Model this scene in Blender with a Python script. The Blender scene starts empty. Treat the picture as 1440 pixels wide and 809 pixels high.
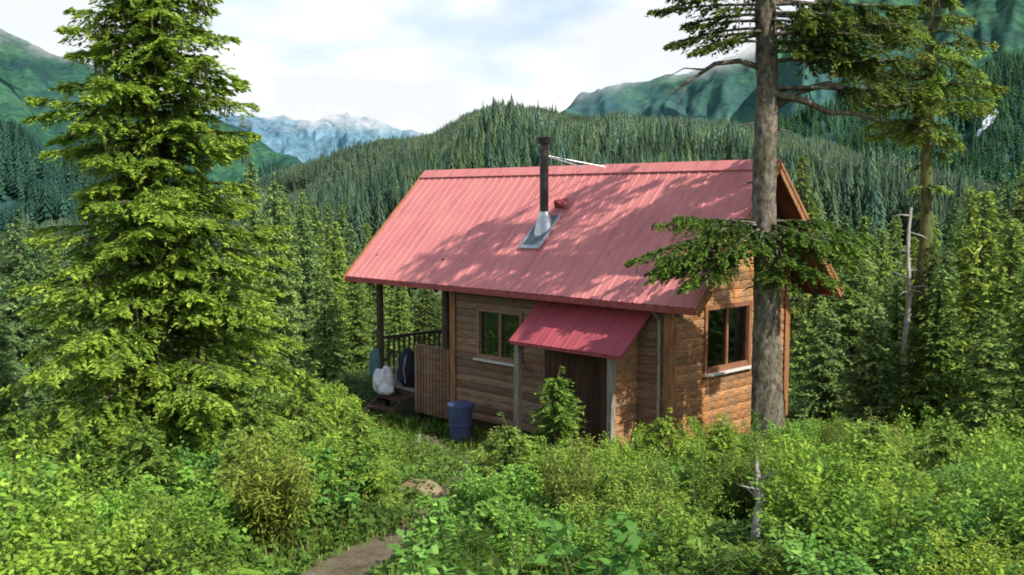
import bpy, math
import numpy as np
from mathutils import Vector, Matrix

scene = bpy.context.scene
COL = scene.collection
rad = math.radians
RNG = np.random.default_rng(7)

# ------------------------------------------------------------------ camera model (1440 x 809 photo units)
F, CX, CY = 1400.0, 720.0, 404.5
PITCH = math.atan(123.0 / F)
CAMZ = 4.9

def ray(px, py):
    a = (px - CX) / F; b = -(py - CY) / F
    c, s = math.cos(PITCH), math.sin(PITCH)
    return np.array([a, c + b * s, -s + b * c])

def at(px, py, Y):
    d = ray(px, py)
    return np.array([0, 0, CAMZ]) + d * (Y / d[1])

def proj(p):
    x, y, z = p[0], p[1], p[2] - CAMZ
    c, s = math.cos(PITCH), math.sin(PITCH)
    f = y * c - z * s; u = y * s + z * c
    return CX + F * x / f, CY - F * u / f

def tan_el(py):            # elevation tangent of a photo row on the centre column
    b = -(py - CY) / F
    c, s = math.cos(PITCH), math.sin(PITCH)
    return (-s + b * c) / (c + b * s)

# ------------------------------------------------------------------ noise
def _hash(ix, iy, seed):
    n = (ix * 374761393 + iy * 668265263 + seed * 974711) & 0xFFFFFFFF
    n = ((n ^ (n >> 13)) * 1274126177) & 0xFFFFFFFF
    return ((n ^ (n >> 16)) & 0xFFFF) / 65535.0

def vnoise(x, y, seed=0):
    x = np.asarray(x, float); y = np.asarray(y, float)
    ix = np.floor(x).astype(np.int64); iy = np.floor(y).astype(np.int64)
    fx = x - ix; fy = y - iy
    fx = fx * fx * (3 - 2 * fx); fy = fy * fy * (3 - 2 * fy)
    a = _hash(ix, iy, seed); b = _hash(ix + 1, iy, seed)
    c = _hash(ix, iy + 1, seed); d = _hash(ix + 1, iy + 1, seed)
    return (a * (1 - fx) + b * fx) * (1 - fy) + (c * (1 - fx) + d * fx) * fy

def fbm(x, y, seed=0, octv=4):
    t = 0; amp = 0.5; f = 1.0
    for i in range(octv):
        t = t + amp * (vnoise(np.asarray(x) * f, np.asarray(y) * f, seed + i * 17) * 2 - 1)
        amp *= 0.5; f *= 2.03
    return t

# ------------------------------------------------------------------ object helpers
def tag(o, label=None, cat=None, group=None, kind=None):
    if label: o['label'] = label
    if cat: o['category'] = cat
    if group: o['group'] = group
    if kind: o['kind'] = kind
    return o

def empty(name, loc=(0, 0, 0), rz=0.0, label=None, cat=None, group=None):
    o = bpy.data.objects.new(name, None)
    COL.objects.link(o)
    o.location = loc; o.rotation_euler = (0, 0, rz)
    o.empty_display_size = 0.2
    return tag(o, label, cat, group)

def build(name, V, Fc, mat, parent=None, colors=None, smooth=False, link=True):
    """V (n,3); Fc a list of index lists or an (m,k) array; colors per vertex (n,3)"""
    me = bpy.data.meshes.new(name)
    V = np.asarray(V, dtype=np.float32)
    if isinstance(Fc, np.ndarray):
        m, k = Fc.shape
        me.vertices.add(len(V)); me.vertices.foreach_set('co', V.ravel())
        me.loops.add(m * k); me.loops.foreach_set('vertex_index', Fc.astype(np.int32).ravel())
        me.polygons.add(m)
        me.polygons.foreach_set('loop_start', np.arange(0, m * k, k, dtype=np.int32))
        me.polygons.foreach_set('loop_total', np.full(m, k, dtype=np.int32))
        me.update(calc_edges=True)
    else:
        me.from_pydata([tuple(map(float, v)) for v in V], [], [list(map(int, f)) for f in Fc])
    if colors is not None:
        ca = me.color_attributes.new('Col', 'FLOAT_COLOR', 'POINT')
        c4 = np.ones((len(V), 4), dtype=np.float32); c4[:, :3] = colors
        ca.data.foreach_set('color', c4.ravel())
    if smooth:
        me.polygons.foreach_set('use_smooth', np.ones(len(me.polygons), dtype=bool))
    me.materials.append(mat)
    me.validate()
    o = bpy.data.objects.new(name, me)
    if link: COL.objects.link(o)
    if parent is not None: o.parent = parent
    return o

class MB:
    """collects shapes into one mesh"""
    def __init__(s): s.V = []; s.F = []; s.C = []
    def add(s, V, Fc, c=(1, 1, 1)):
        b = len(s.V)
        s.V.extend([tuple(map(float, v)) for v in V]); s.C.extend([c] * len(V))
        s.F.extend([[int(i) + b for i in f] for f in Fc])
    def box(s, x0, x1, y0, y1, z0, z1, c=(1, 1, 1)):
        V = [(x, y, z) for z in (z0, z1) for y in (y0, y1) for x in (x0, x1)]
        s.add(V, [(0, 2, 3, 1), (4, 5, 7, 6), (0, 1, 5, 4), (2, 6, 7, 3), (0, 4, 6, 2), (1, 3, 7, 5)], c)
    def bar(s, p, q, w, h, up=(0, 0, 1), c=(1, 1, 1)):
        p = Vector(p); q = Vector(q); d = (q - p).normalized(); up = Vector(up)
        a = d.cross(up)
        if a.length < 1e-4: a = d.cross(Vector((1, 0, 0)))
        a.normalize(); b = a.cross(d).normalized()
        V = []
        for e in (p, q):
            for (i, j) in ((-1, -1), (1, -1), (1, 1), (-1, 1)):
                V.append(e + a * (w / 2 * i) + b * (h / 2 * j))
        s.add(V, [(3, 2, 1, 0), (4, 5, 6, 7), (0, 1, 5, 4), (1, 2, 6, 5), (2, 3, 7, 6), (3, 0, 4, 7)], c)
    def tube(s, pts, radii, n=10, c=(1, 1, 1), cap=True):
        V, Fc = tube(pts, radii, n, cap)
        s.add(V, Fc, c)
    def build(s, name, mat, parent=None, smooth=False, bevel=0.0):
        o = build(name, s.V, s.F, mat, parent, np.array(s.C, dtype=np.float32), smooth)
        if bevel:
            m = o.modifiers.new('bevel', 'BEVEL'); m.width = bevel; m.segments = 2; m.limit_method = 'ANGLE'
        return o

def tube(pts, radii, n=8, cap=True, wob=0.0, rng=None):
    pts = [np.asarray(p, float) for p in pts]
    V = []; Fc = []
    m = len(pts)
    for i, p in enumerate(pts):
        t = pts[min(i + 1, m - 1)] - pts[max(i - 1, 0)]
        t = t / (np.linalg.norm(t) + 1e-9)
        ref = np.array([1.0, 0, 0]) if abs(t[2]) > 0.7 else np.array([0, 0, 1.0])
        a = np.cross(t, ref); a /= np.linalg.norm(a); b = np.cross(t, a)
        for k in range(n):
            th = 2 * math.pi * k / n
            r = radii[i]
            if wob and rng is not None: r *= 1 + wob * rng.normal()
            V.append(p + r * (a * math.cos(th) + b * math.sin(th)))
    for i in range(m - 1):
        for k in range(n):
            k2 = (k + 1) % n
            Fc.append((i * n + k, i * n + k2, (i + 1) * n + k2, (i + 1) * n + k))
    if cap:
        Fc.append(tuple(range(n - 1, -1, -1))); Fc.append(tuple((m - 1) * n + k for k in range(n)))
    return V, Fc

# ------------------------------------------------------------------ materials
def mat_new(name):
    m = bpy.data.materials.new(name); m.use_nodes = True
    nt = m.node_tree
    for n in list(nt.nodes): nt.nodes.remove(n)
    out = nt.nodes.new('ShaderNodeOutputMaterial')
    return m, nt, out

def N(nt, typ, **kw):
    n = nt.nodes.new(typ)
    for k, v in kw.items():
        if k.startswith('i_'):
            key = k[2:]
            key = int(key) if key.isdigit() else key.replace('_', ' ')
            n.inputs[key].default_value = v
        else: setattr(n, k, v)
    return n

def ramp(nt, src, stops):
    r = nt.nodes.new('ShaderNodeValToRGB'); e = r.color_ramp.elements
    while len(e) < len(stops): e.new(0.5)
    for el, (p, c) in zip(e, stops):
        el.position = p; el.color = (c[0], c[1], c[2], 1) if len(c) == 3 else c
    nt.links.new(src, r.inputs['Fac'])
    return r

def mixc(nt, a, b, fac, blend='MIX'):
    m = nt.nodes.new('ShaderNodeMix'); m.data_type = 'RGBA'; m.blend_type = blend
    for s, v in ((6, a), (7, b), (0, fac)):
        if hasattr(v, 'links') or isinstance(v, bpy.types.NodeSocket): nt.links.new(v, m.inputs[s])
        elif isinstance(v, (int, float)): m.inputs[s].default_value = v
        else: m.inputs[s].default_value = (v[0], v[1], v[2], 1)
    return m.outputs[2]

def noise(nt, scale=5, detail=4, rough=0.55, vec=None, stretch=None, coord='Object'):
    tc = nt.nodes.new('ShaderNodeTexCoord')
    src = tc.outputs['Object' if coord == 'Position' else coord]
    if coord == 'Position':
        g = nt.nodes.new('ShaderNodeNewGeometry'); src = g.outputs['Position']
    if stretch:
        mp = nt.nodes.new('ShaderNodeMapping'); mp.inputs['Scale'].default_value = stretch
        nt.links.new(src, mp.inputs['Vector']); src = mp.outputs['Vector']
    n = nt.nodes.new('ShaderNodeTexNoise')
    n.inputs['Scale'].default_value = scale; n.inputs['Detail'].default_value = detail
    n.inputs['Roughness'].default_value = rough
    nt.links.new(src, n.inputs['Vector'])
    return n.outputs['Fac']

def principled(nt, out, color, rough=0.7, spec=0.3, metal=0.0, bump=None, bstr=0.3, bdist=0.02):
    p = nt.nodes.new('ShaderNodeBsdfPrincipled')
    if isinstance(color, bpy.types.NodeSocket): nt.links.new(color, p.inputs['Base Color'])
    else: p.inputs['Base Color'].default_value = (*color, 1)
    if isinstance(rough, bpy.types.NodeSocket): nt.links.new(rough, p.inputs['Roughness'])
    else: p.inputs['Roughness'].default_value = rough
    p.inputs['Specular IOR Level'].default_value = spec
    p.inputs['Metallic'].default_value = metal
    if bump is not None:
        b = nt.nodes.new('ShaderNodeBump'); b.inputs['Strength'].default_value = bstr; b.inputs['Distance'].default_value = bdist
        nt.links.new(bump, b.inputs['Height']); nt.links.new(b.outputs['Normal'], p.inputs['Normal'])
    nt.links.new(p.outputs['BSDF'], out.inputs['Surface'])
    return p

def attr(nt, name='Col'):
    a = nt.nodes.new('ShaderNodeAttribute'); a.attribute_name = name
    return a.outputs['Color']

def m_simple(name, c1, c2, scale=6, rough=0.7, spec=0.3, stretch=None, bstr=0.2, bdist=0.02, lo=0.35, hi=0.65, metal=0.0):
    m, nt, out = mat_new(name)
    n = noise(nt, scale, 5, 0.6, stretch=stretch)
    r = ramp(nt, n, [(lo, c1), (hi, c2)])
    col = mixc(nt, r.outputs['Color'], attr(nt), 1.0, 'MULTIPLY')
    principled(nt, out, col, rough, spec, metal, n, bstr, bdist)
    return m

def m_wood(name, dark, mid, light, stretch, grey=(0.2, 0.18, 0.15), greyamt=0.4, rough=0.75):
    m, nt, out = mat_new(name)
    n1 = noise(nt, 7, 6, 0.65, stretch=stretch)
    n2 = noise(nt, 2.6, 6, 0.7)
    r1 = ramp(nt, n1, [(0.32, dark), (0.5, mid), (0.68, light)])
    r2 = ramp(nt, n2, [(0.42, (0, 0, 0)), (0.68, (greyamt, greyamt, greyamt))])
    c = mixc(nt, r1.outputs['Color'], grey, r2.outputs['Color'])
    c = mixc(nt, c, attr(nt), 1.0, 'MULTIPLY')
    principled(nt, out, c, rough, 0.25, 0, n1, 0.35, 0.01)
    return m

def m_leaf(name, tint=(1, 1, 1), trans=0.3, rough=0.55, spec=0.25):
    m, nt, out = mat_new(name)
    c = attr(nt)
    oi = nt.nodes.new('ShaderNodeObjectInfo')
    rr = ramp(nt, oi.outputs['Random'], [(0.0, (0.58, 0.68, 0.64)), (0.5, (1, 1, 1)), (1.0, (1.18, 1.12, 0.84))])
    c = mixc(nt, c, rr.outputs['Color'], 1.0, 'MULTIPLY')
    c = mixc(nt, c, tint, 1.0, 'MULTIPLY')
    p = nt.nodes.new('ShaderNodeBsdfPrincipled')
    nt.links.new(c, p.inputs['Base Color']); p.inputs['Roughness'].default_value = rough
    p.inputs['Specular IOR Level'].default_value = spec
    t = nt.nodes.new('ShaderNodeBsdfTranslucent'); nt.links.new(c, t.inputs['Color'])
    mx = nt.nodes.new('ShaderNodeMixShader'); mx.inputs[0].default_value = trans
    nt.links.new(p.outputs[0], mx.inputs[1]); nt.links.new(t.outputs[0], mx.inputs[2])
    nt.links.new(mx.outputs[0], out.inputs['Surface'])
    return m

def m_glass():
    m, nt, out = mat_new('window_glass')
    g = N(nt, 'ShaderNodeBsdfGlossy'); g.inputs['Roughness'].default_value = 0.03; g.inputs['Color'].default_value = (0.9, 0.95, 1, 1)
    t = N(nt, 'ShaderNodeBsdfTransparent'); t.inputs['Color'].default_value = (0.6, 0.65, 0.62, 1)
    lw = N(nt, 'ShaderNodeFresnel'); lw.inputs['IOR'].default_value = 1.6
    mx = N(nt, 'ShaderNodeMixShader')
    ad = N(nt, 'ShaderNodeMath', operation='ADD'); ad.inputs[1].default_value = 0.10; ad.use_clamp = True
    nt.links.new(lw.outputs[0], ad.inputs[0]); nt.links.new(ad.outputs[0], mx.inputs[0]); nt.links.new(t.outputs[0], mx.inputs[1]); nt.links.new(g.outputs[0], mx.inputs[2])
    nt.links.new(mx.outputs[0], out.inputs['Surface'])
    return m

def m_roof(name, base, dark):
    m, nt, out = mat_new(name)
    n1 = noise(nt, 1.1, 5, 0.6)
    n2 = noise(nt, 14, 4, 0.7, stretch=(1, 0.25, 0.25))
    r = ramp(nt, n1, [(0.3, dark), (0.6, base)])
    r2 = ramp(nt, n2, [(0.3, (0.86, 0.86, 0.88)), (0.6, (1, 1, 1)), (0.78, (1.08, 1.06, 1.06))])
    c = mixc(nt, r.outputs['Color'], r2.outputs['Color'], 1.0, 'MULTIPLY')
    n3 = noise(nt, 2.2, 6, 0.7, stretch=(3.5, 0.35, 0.35))
    r3 = ramp(nt, n3, [(0.36, (0.80, 0.79, 0.80)), (0.5, (1, 1, 1)), (0.72, (1.06, 1.08, 1.08))])
    c = mixc(nt, c, r3.outputs['Color'], 1.0, 'MULTIPLY')
    rr = ramp(nt, n2, [(0.3, (0.62,) * 3), (0.7, (0.45,) * 3)])
    principled(nt, out, c, rr.outputs['Color'], 0.5, 0, n1, 0.05, 0.02)
    return m

def m_bark(name, dark, light, moss, mossamt=0.5, stretch=(1, 1, 0.35), scale=14):
    m, nt, out = mat_new(name)
    n1 = noise(nt, scale, 6, 0.7, stretch=stretch)
    n2 = noise(nt, 3.2, 5, 0.65)
    r1 = ramp(nt, n1, [(0.36, dark), (0.62, light)])
    r2 = ramp(nt, n2, [(0.45, (0, 0, 0)), (0.62, (mossamt,) * 3)])
    c = mixc(nt, r1.outputs['Color'], moss, r2.outputs['Color'])
    principled(nt, out, c, 0.9, 0.15, 0, n1, 0.9, 0.03)
    return m

def m_mountain(name, cols, scale, snow=None, haze=None):
    """vegetated slope: patches of wood and brush with fine grain; haze = (colour, x0, x1, z0, z1) pales the far end and the heights"""
    m, nt, out = mat_new(name)
    g = nt.nodes.new('ShaderNodeNewGeometry')
    def nz(sc, det, rough=0.6, st=None):
        src = g.outputs['Position']
        if st:
            mp = nt.nodes.new('ShaderNodeMapping'); mp.inputs['Scale'].default_value = st; nt.links.new(src, mp.inputs['Vector']); src = mp.outputs[0]
        n = N(nt, 'ShaderNodeTexNoise'); n.inputs['Scale'].default_value = sc; n.inputs['Detail'].default_value = det; n.inputs['Roughness'].default_value = rough
        nt.links.new(src, n.inputs['Vector']); return n.outputs['Fac']
    r = ramp(nt, nz(scale, 9, 0.68, (1, 0.2, 1)), cols)
    r2 = ramp(nt, nz(scale * 9, 6, 0.75, (1, 0.22, 0.6)), [(0.33, (0.45,) * 3), (0.67, (1.5,) * 3)])
    c = mixc(nt, r.outputs['Color'], r2.outputs['Color'], 1.0, 'MULTIPLY')
    sx = nt.nodes.new('ShaderNodeSeparateXYZ'); nt.links.new(g.outputs['Position'], sx.inputs[0])
    def mr(sock, a, b, c0, c1):
        q = N(nt, 'ShaderNodeMapRange'); q.interpolation_type = 'SMOOTHSTEP'
        for k, v in zip(('From Min', 'From Max', 'To Min', 'To Max'), (a, b, c0, c1)): q.inputs[k].default_value = v
        nt.links.new(sock, q.inputs['Value']); return q.outputs[0]
    if snow:
        z0, z1, th = snow
        ad = N(nt, 'ShaderNodeMath', operation='ADD')
        nt.links.new(mr(sx.outputs['Z'], z0, z1, -0.25, 0.16), ad.inputs[0]); nt.links.new(nz(scale * 3.0, 6, 0.65, (1, 1, 0.5)), ad.inputs[1])
        r3 = ramp(nt, ad.outputs[0], [(th, (0, 0, 0)), (th + 0.02, (1, 1, 1))])
        c = mixc(nt, c, (0.78, 0.82, 0.88), r3.outputs['Color'])
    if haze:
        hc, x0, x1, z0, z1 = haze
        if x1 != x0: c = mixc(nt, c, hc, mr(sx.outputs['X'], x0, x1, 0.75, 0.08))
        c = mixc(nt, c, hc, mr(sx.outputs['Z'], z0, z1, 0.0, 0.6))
    principled(nt, out, c, 0.95, 0.0)
    return m

# ------------------------------------------------------------------ terrain
CORNER = np.array([2.65, 16.5])
ROT = rad(-45.7)
UX = np.array([math.cos(ROT), math.sin(ROT)])      # cabin local +x (towards the gable end)
UY = np.array([-math.sin(ROT), math.cos(ROT)])     # cabin local +y (towards the back)

def g_ground(x, y):
    x = np.asarray(x, float); y = np.asarray(y, float)
    s = 3.0
    t = (19.0 - y) / s
    sp = s * np.where(t > 20, t, np.log1p(np.exp(np.clip(t, -40, 20))))
    sp = np.minimum(sp, 19 + (sp - 19) * 0.3)
    z = 0.12 + 0.168 * sp
    far = np.clip(y - 24, 0, None)
    z = z - 9 * (1 - np.exp(-far / 80.0))
    r = np.hypot(x, y)
    amp = np.clip((r - 3) / 6, 0, 1) * 0.16 + np.clip((r - 40) / 200, 0, 1) * 2
    z = z + amp * fbm(x * 0.35, y * 0.35, 3, 3)
    # level round the cabin
    lx = (x - CORNER[0]) * UX[0] + (y - CORNER[1]) * UX[1]
    ly = (x - CORNER[0]) * UY[0] + (y - CORNER[1]) * UY[1]
    dx = np.maximum(np.maximum(-8.7 - lx, lx - 0.4), 0); dy = np.maximum(np.maximum(-1.2 - ly, ly - 4), 0)
    w = np.exp(-(dx * dx + dy * dy) / 1.2)
    return z * (1 - w) + 0.16 * w

def gz(x, y): return float(g_ground(x, y))

def ground_hit(px, py):
    d = ray(px, py)
    for Y in np.arange(3, 60, 0.05):
        p = np.array([0, 0, CAMZ]) + d * (Y / d[1])
        if p[2] <= gz(p[0], p[1]): return p
    return p

# path centreline
PATH = [ground_hit(*q) for q in ((430, 855), (470, 815), (520, 785), (566, 757), (606, 715), (640, 680), (662, 655), (625, 633), (598, 612))]
PATH = np.array(PATH)
def path_dist(x, y):
    P = PATH[:, :2]; best = np.full(np.shape(x), 1e9)
    for a, b in zip(P[:-1], P[1:]):
        ab = b - a; L = ab @ ab
        t = np.clip(((x - a[0]) * ab[0] + (y - a[1]) * ab[1]) / L, 0, 1)
        best = np.minimum(best, np.hypot(x - a[0] - t * ab[0], y - a[1] - t * ab[1]))
    return best
def in_cabin(x, y, m=0.15):
    lx = (x - CORNER[0]) * UX[0] + (y - CORNER[1]) * UX[1]
    ly = (x - CORNER[0]) * UY[0] + (y - CORNER[1]) * UY[1]
    main = (lx > -8.3 - m) & (lx < 0.1 + m) & (ly > -0.1 - m) & (ly < 3.7 + m)
    sh = (lx > -3.1 - m) & (lx < -0.6 + m) & (ly > -0.8 - m) & (ly < 0.2)
    return main | sh

def make_ground():
    m, nt, out = mat_new('ground_soil')
    n1 = noise(nt, 0.6, 6, 0.65, coord='Position'); n2 = noise(nt, 9, 5, 0.7, coord='Position')
    r = ramp(nt, n1, [(0.3, (0.018, 0.035, 0.010)), (0.5, (0.035, 0.065, 0.016)), (0.7, (0.06, 0.085, 0.022))])
    r2 = ramp(nt, n2, [(0.3, (0.5,) * 3), (0.7, (1.3,) * 3)])
    c = mixc(nt, r.outputs['Color'], r2.outputs['Color'], 1.0, 'MULTIPLY')
    principled(nt, out, c, 0.95, 0.1, 0, n2, 0.6, 0.05)
    na = 260
    rr = np.concatenate([[0.0], np.geomspace(1.0, 60, 110), np.geomspace(66, 12000, 60)])
    az = np.concatenate([np.linspace(-0.75, 0.75, 200), np.linspace(0.75, 2 * math.pi - 0.75, 62)[1:-1]])
    A, R = np.meshgrid(az, rr)
    X = R * np.sin(A); Y = R * np.cos(A)
    Z = g_ground(X, Y)
    nr, nc = A.shape
    i, j = np.meshgrid(np.arange(nr - 1), np.arange(nc), indexing='ij')
    j2 = (j + 1) % nc
    Fc = np.stack([i * nc + j, i * nc + j2, (i + 1) * nc + j2, (i + 1) * nc + j], -1).reshape(-1, 4)
    o = build('ground', np.stack([X, Y, Z], -1).reshape(-1, 3), Fc, m, smooth=True)
    tag(o, kind='structure')

def make_path():
    m, nt, out = mat_new('path_earth')
    n1 = noise(nt, 3, 6, 0.7, coord='Position'); n2 = noise(nt, 30, 4, 0.7, coord='Position')
    r = ramp(nt, n1, [(0.3, (0.12, 0.10, 0.055)), (0.5, (0.24, 0.20, 0.13)), (0.7, (0.33, 0.29, 0.20))])
    r2 = ramp(nt, n2, [(0.3, (0.6,) * 3), (0.7, (1.15,) * 3)])
    c = mixc(nt, r.outputs['Color'], r2.outputs['Color'], 1.0, 'MULTIPLY')
    principled(nt, out, c, 0.95, 0.1, 0, n2, 0.8, 0.03)
    # resample
    P = PATH[:, :2]; pts = []
    for a, b in zip(P[:-1], P[1:]):
        n = max(2, int(np.linalg.norm(b - a) / 0.15))
        for k in range(n): pts.append(a + (b - a) * k / n)
    pts.append(P[-1]); pts = np.array(pts)
    for _ in range(6): pts[1:-1] = (pts[:-2] + 2 * pts[1:-1] + pts[2:]) / 4
    V = []; Fc = []; K = 6
    for i, p in enumerate(pts):
        t = pts[min(i + 1, len(pts) - 1)] - pts[max(i - 1, 0)]; t /= np.linalg.norm(t)
        nn = np.array([-t[1], t[0]])
        w = (0.33 + 0.10 * float(vnoise(i * 0.3, 2.0, 5))) * float(np.interp(p[1], [PATH[2][1] + 0.1, PATH[2][1] + 0.9], [1.0, 0.30]))
        for k in range(K + 1):
            s = (k / K * 2 - 1) * w * (1 + 0.25 * float(vnoise(i * 0.7, k * 3.0, 9)) - 0.1)
            q = p + nn * s
            V.append((q[0], q[1], gz(q[0], q[1]) + 0.02 - 0.012 * abs(k / K * 2 - 1)))
    for i in range(len(pts) - 1):
        for k in range(K):
            a = i * (K + 1) + k
            Fc.append((a, a + 1, a + K + 2, a + K + 1))
    tag(build('path', V, Fc, m, smooth=True), kind='structure')

# ------------------------------------------------------------------ hills and mountains
def prof(px_y):
    xs = np.array([p[0] for p in px_y], float); ys = np.array([p[1] for p in px_y], float)
    return np.arctan((xs - CX) / (F / math.cos(PITCH))), np.array([tan_el(y) for y in ys])

class Slope:
    def __init__(s, pts, d0, d1, base, pw=1.0, nz=0.02, seed=0, cs=1.0, gully=0.0):
        s.a, s.e = prof(pts); s.d0, s.d1, s.base, s.pw, s.nz, s.seed, s.cs, s.gully = d0, d1, base, pw, nz, seed, cs, gully
    def z(s, az, t):
        e = np.interp(az, s.a, s.e)
        e = e + s.nz * 0.25 * fbm(az * 30 * s.cs, az * 0 + 0.5, s.seed + 50, 4)
        zr = e * s.d1 + CAMZ
        tt = np.clip(t, 0, 1)
        sh = tt ** s.pw
        z = s.base + (zr - s.base) * sh
        z = z + s.nz * s.d1 * fbm(az * 14 * s.cs, t * 3.0, s.seed, 5) * np.sin(np.pi * np.clip(t, 0, 1)) ** 0.7
        if s.gully:
            gl = np.abs(fbm(az * 22 * s.cs + t * 1.3, t * 0.8, s.seed + 9, 4))
            z = z - s.gully * s.d1 * (0.25 - gl) * np.sin(np.pi * np.clip(t, 0, 1))
        back = np.clip(t - 1, 0, None)
        return z - back * (zr - s.base) * 1.2
    def xyz(s, az, t):
        d = s.d0 + (s.d1 - s.d0) * t
        return np.stack([d * np.tan(az), d + 0 * az, s.z(az, t)], -1)
    def mesh(s, name, mat, na=300, nt_=70):
        A, T = np.meshgrid(np.linspace(s.a[0], s.a[-1], na), np.linspace(0, 1.35, nt_))
        V = s.xyz(A, T).reshape(-1, 3)
        i, j = np.meshgrid(np.arange(nt_ - 1), np.arange(na - 1), indexing='ij')
        Fc = np.stack([i * na + j, i * na + j + 1, (i + 1) * na + j + 1, (i + 1) * na + j], -1).reshape(-1, 4)
        return tag(build(name, V, Fc, mat, smooth=True), kind='structure')

HILL = Slope([(-700, 340), (-100, 340), (130, 328), (250, 302), (370, 256), (450, 236), (510, 219), (560, 205), (610, 193), (640, 176),
              (665, 160), (695, 153), (760, 157), (810, 164), (870, 170), (960, 174), (1060, 182), (1150, 202), (1260, 230), (1450, 270), (2100, 290)],
             90, 820, -7, 0.95, 0.012, 4)
RIGHT = Slope([(640, 215), (740, 185), (805, 148), (850, 128), (880, 118), (945, 102), (1000, 92), (1060, 64), (1095, 44), (1130, 8), (1180, -45), (1300, -130),
               (1450, -200), (1800, -280), (2300, -200)], 500, 2600, -10, 1.1, 0.035, 21, 1.0, 0.012)
LEFT = Slope([(-900, -150), (-300, -120), (-60, -10), (0, 35), (50, 60), (90, 78), (140, 92), (200, 116), (260, 142), (330, 176), (400, 222), (480, 262)],
             450, 2300, -10, 1.1, 0.03, 33, 1.0, 0.012)
FAR = Slope([(100, 200), (250, 170), (330, 160), (370, 168), (400, 160), (440, 166), (480, 160), (520, 165), (560, 178), (600, 190), (680, 200), (800, 220)],
            3500, 6500, -10, 1.0, 0.03, 44, 2.0, 0.012)

def make_hills():  # bluish haze of distance is painted into the mountain colours
    HILL.mesh('forest_hill', m_mountain('hill_cover', [(0.3, (0.08, 0.12, 0.07)), (0.5, (0.11, 0.165, 0.085)), (0.7, (0.16, 0.22, 0.10))], 0.02), 260, 60)
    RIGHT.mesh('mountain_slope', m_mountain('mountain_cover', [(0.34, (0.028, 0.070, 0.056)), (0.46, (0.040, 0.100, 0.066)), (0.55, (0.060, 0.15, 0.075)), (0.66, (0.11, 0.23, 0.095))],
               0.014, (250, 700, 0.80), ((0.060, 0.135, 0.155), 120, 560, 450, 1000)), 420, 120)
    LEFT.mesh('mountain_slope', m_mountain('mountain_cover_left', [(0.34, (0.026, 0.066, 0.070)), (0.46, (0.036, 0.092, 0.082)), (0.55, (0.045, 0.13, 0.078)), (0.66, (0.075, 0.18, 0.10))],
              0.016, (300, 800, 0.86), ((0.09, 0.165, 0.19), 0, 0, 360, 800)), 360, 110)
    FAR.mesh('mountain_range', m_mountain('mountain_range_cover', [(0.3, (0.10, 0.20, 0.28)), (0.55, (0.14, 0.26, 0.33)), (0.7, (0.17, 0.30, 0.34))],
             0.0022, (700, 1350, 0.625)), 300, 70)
    # the lone snow streak lying in a gully of the right mountain
    m = m_simple('snow', (0.8, 0.83, 0.88), (0.9, 0.91, 0.93), 0.05, 0.8)
    a0 = math.atan((1376 - CX) / F)
    best = min(np.linspace(0.02, 1, 400), key=lambda t: abs(proj(RIGHT.xyz(np.array(a0), np.array(t)))[1] - 188))
    V = []; Fc = []
    n = 14
    for i in range(n):
        u = i / (n - 1)
        w = 0.0024 * (0.35 + math.sin(u * 3.0 + 0.2)) * (1 + 0.4 * math.sin(i * 2.1))
        az = a0 - 0.0085 + 0.0165 * u; t = best - 0.006 + 0.022 * u
        for s in (-1, 1):
            p = RIGHT.xyz(np.array(az + s * w), np.array(t - s * 0.004)); V.append((p[0], p[1] - 6, p[2] + 5))
    for i in range(n - 1): Fc.append((2 * i, 2 * i + 1, 2 * i + 3, 2 * i + 2))
    tag(build('snow_patch', V, Fc, m, colors=np.ones((len(V), 3))), kind='structure')

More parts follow.
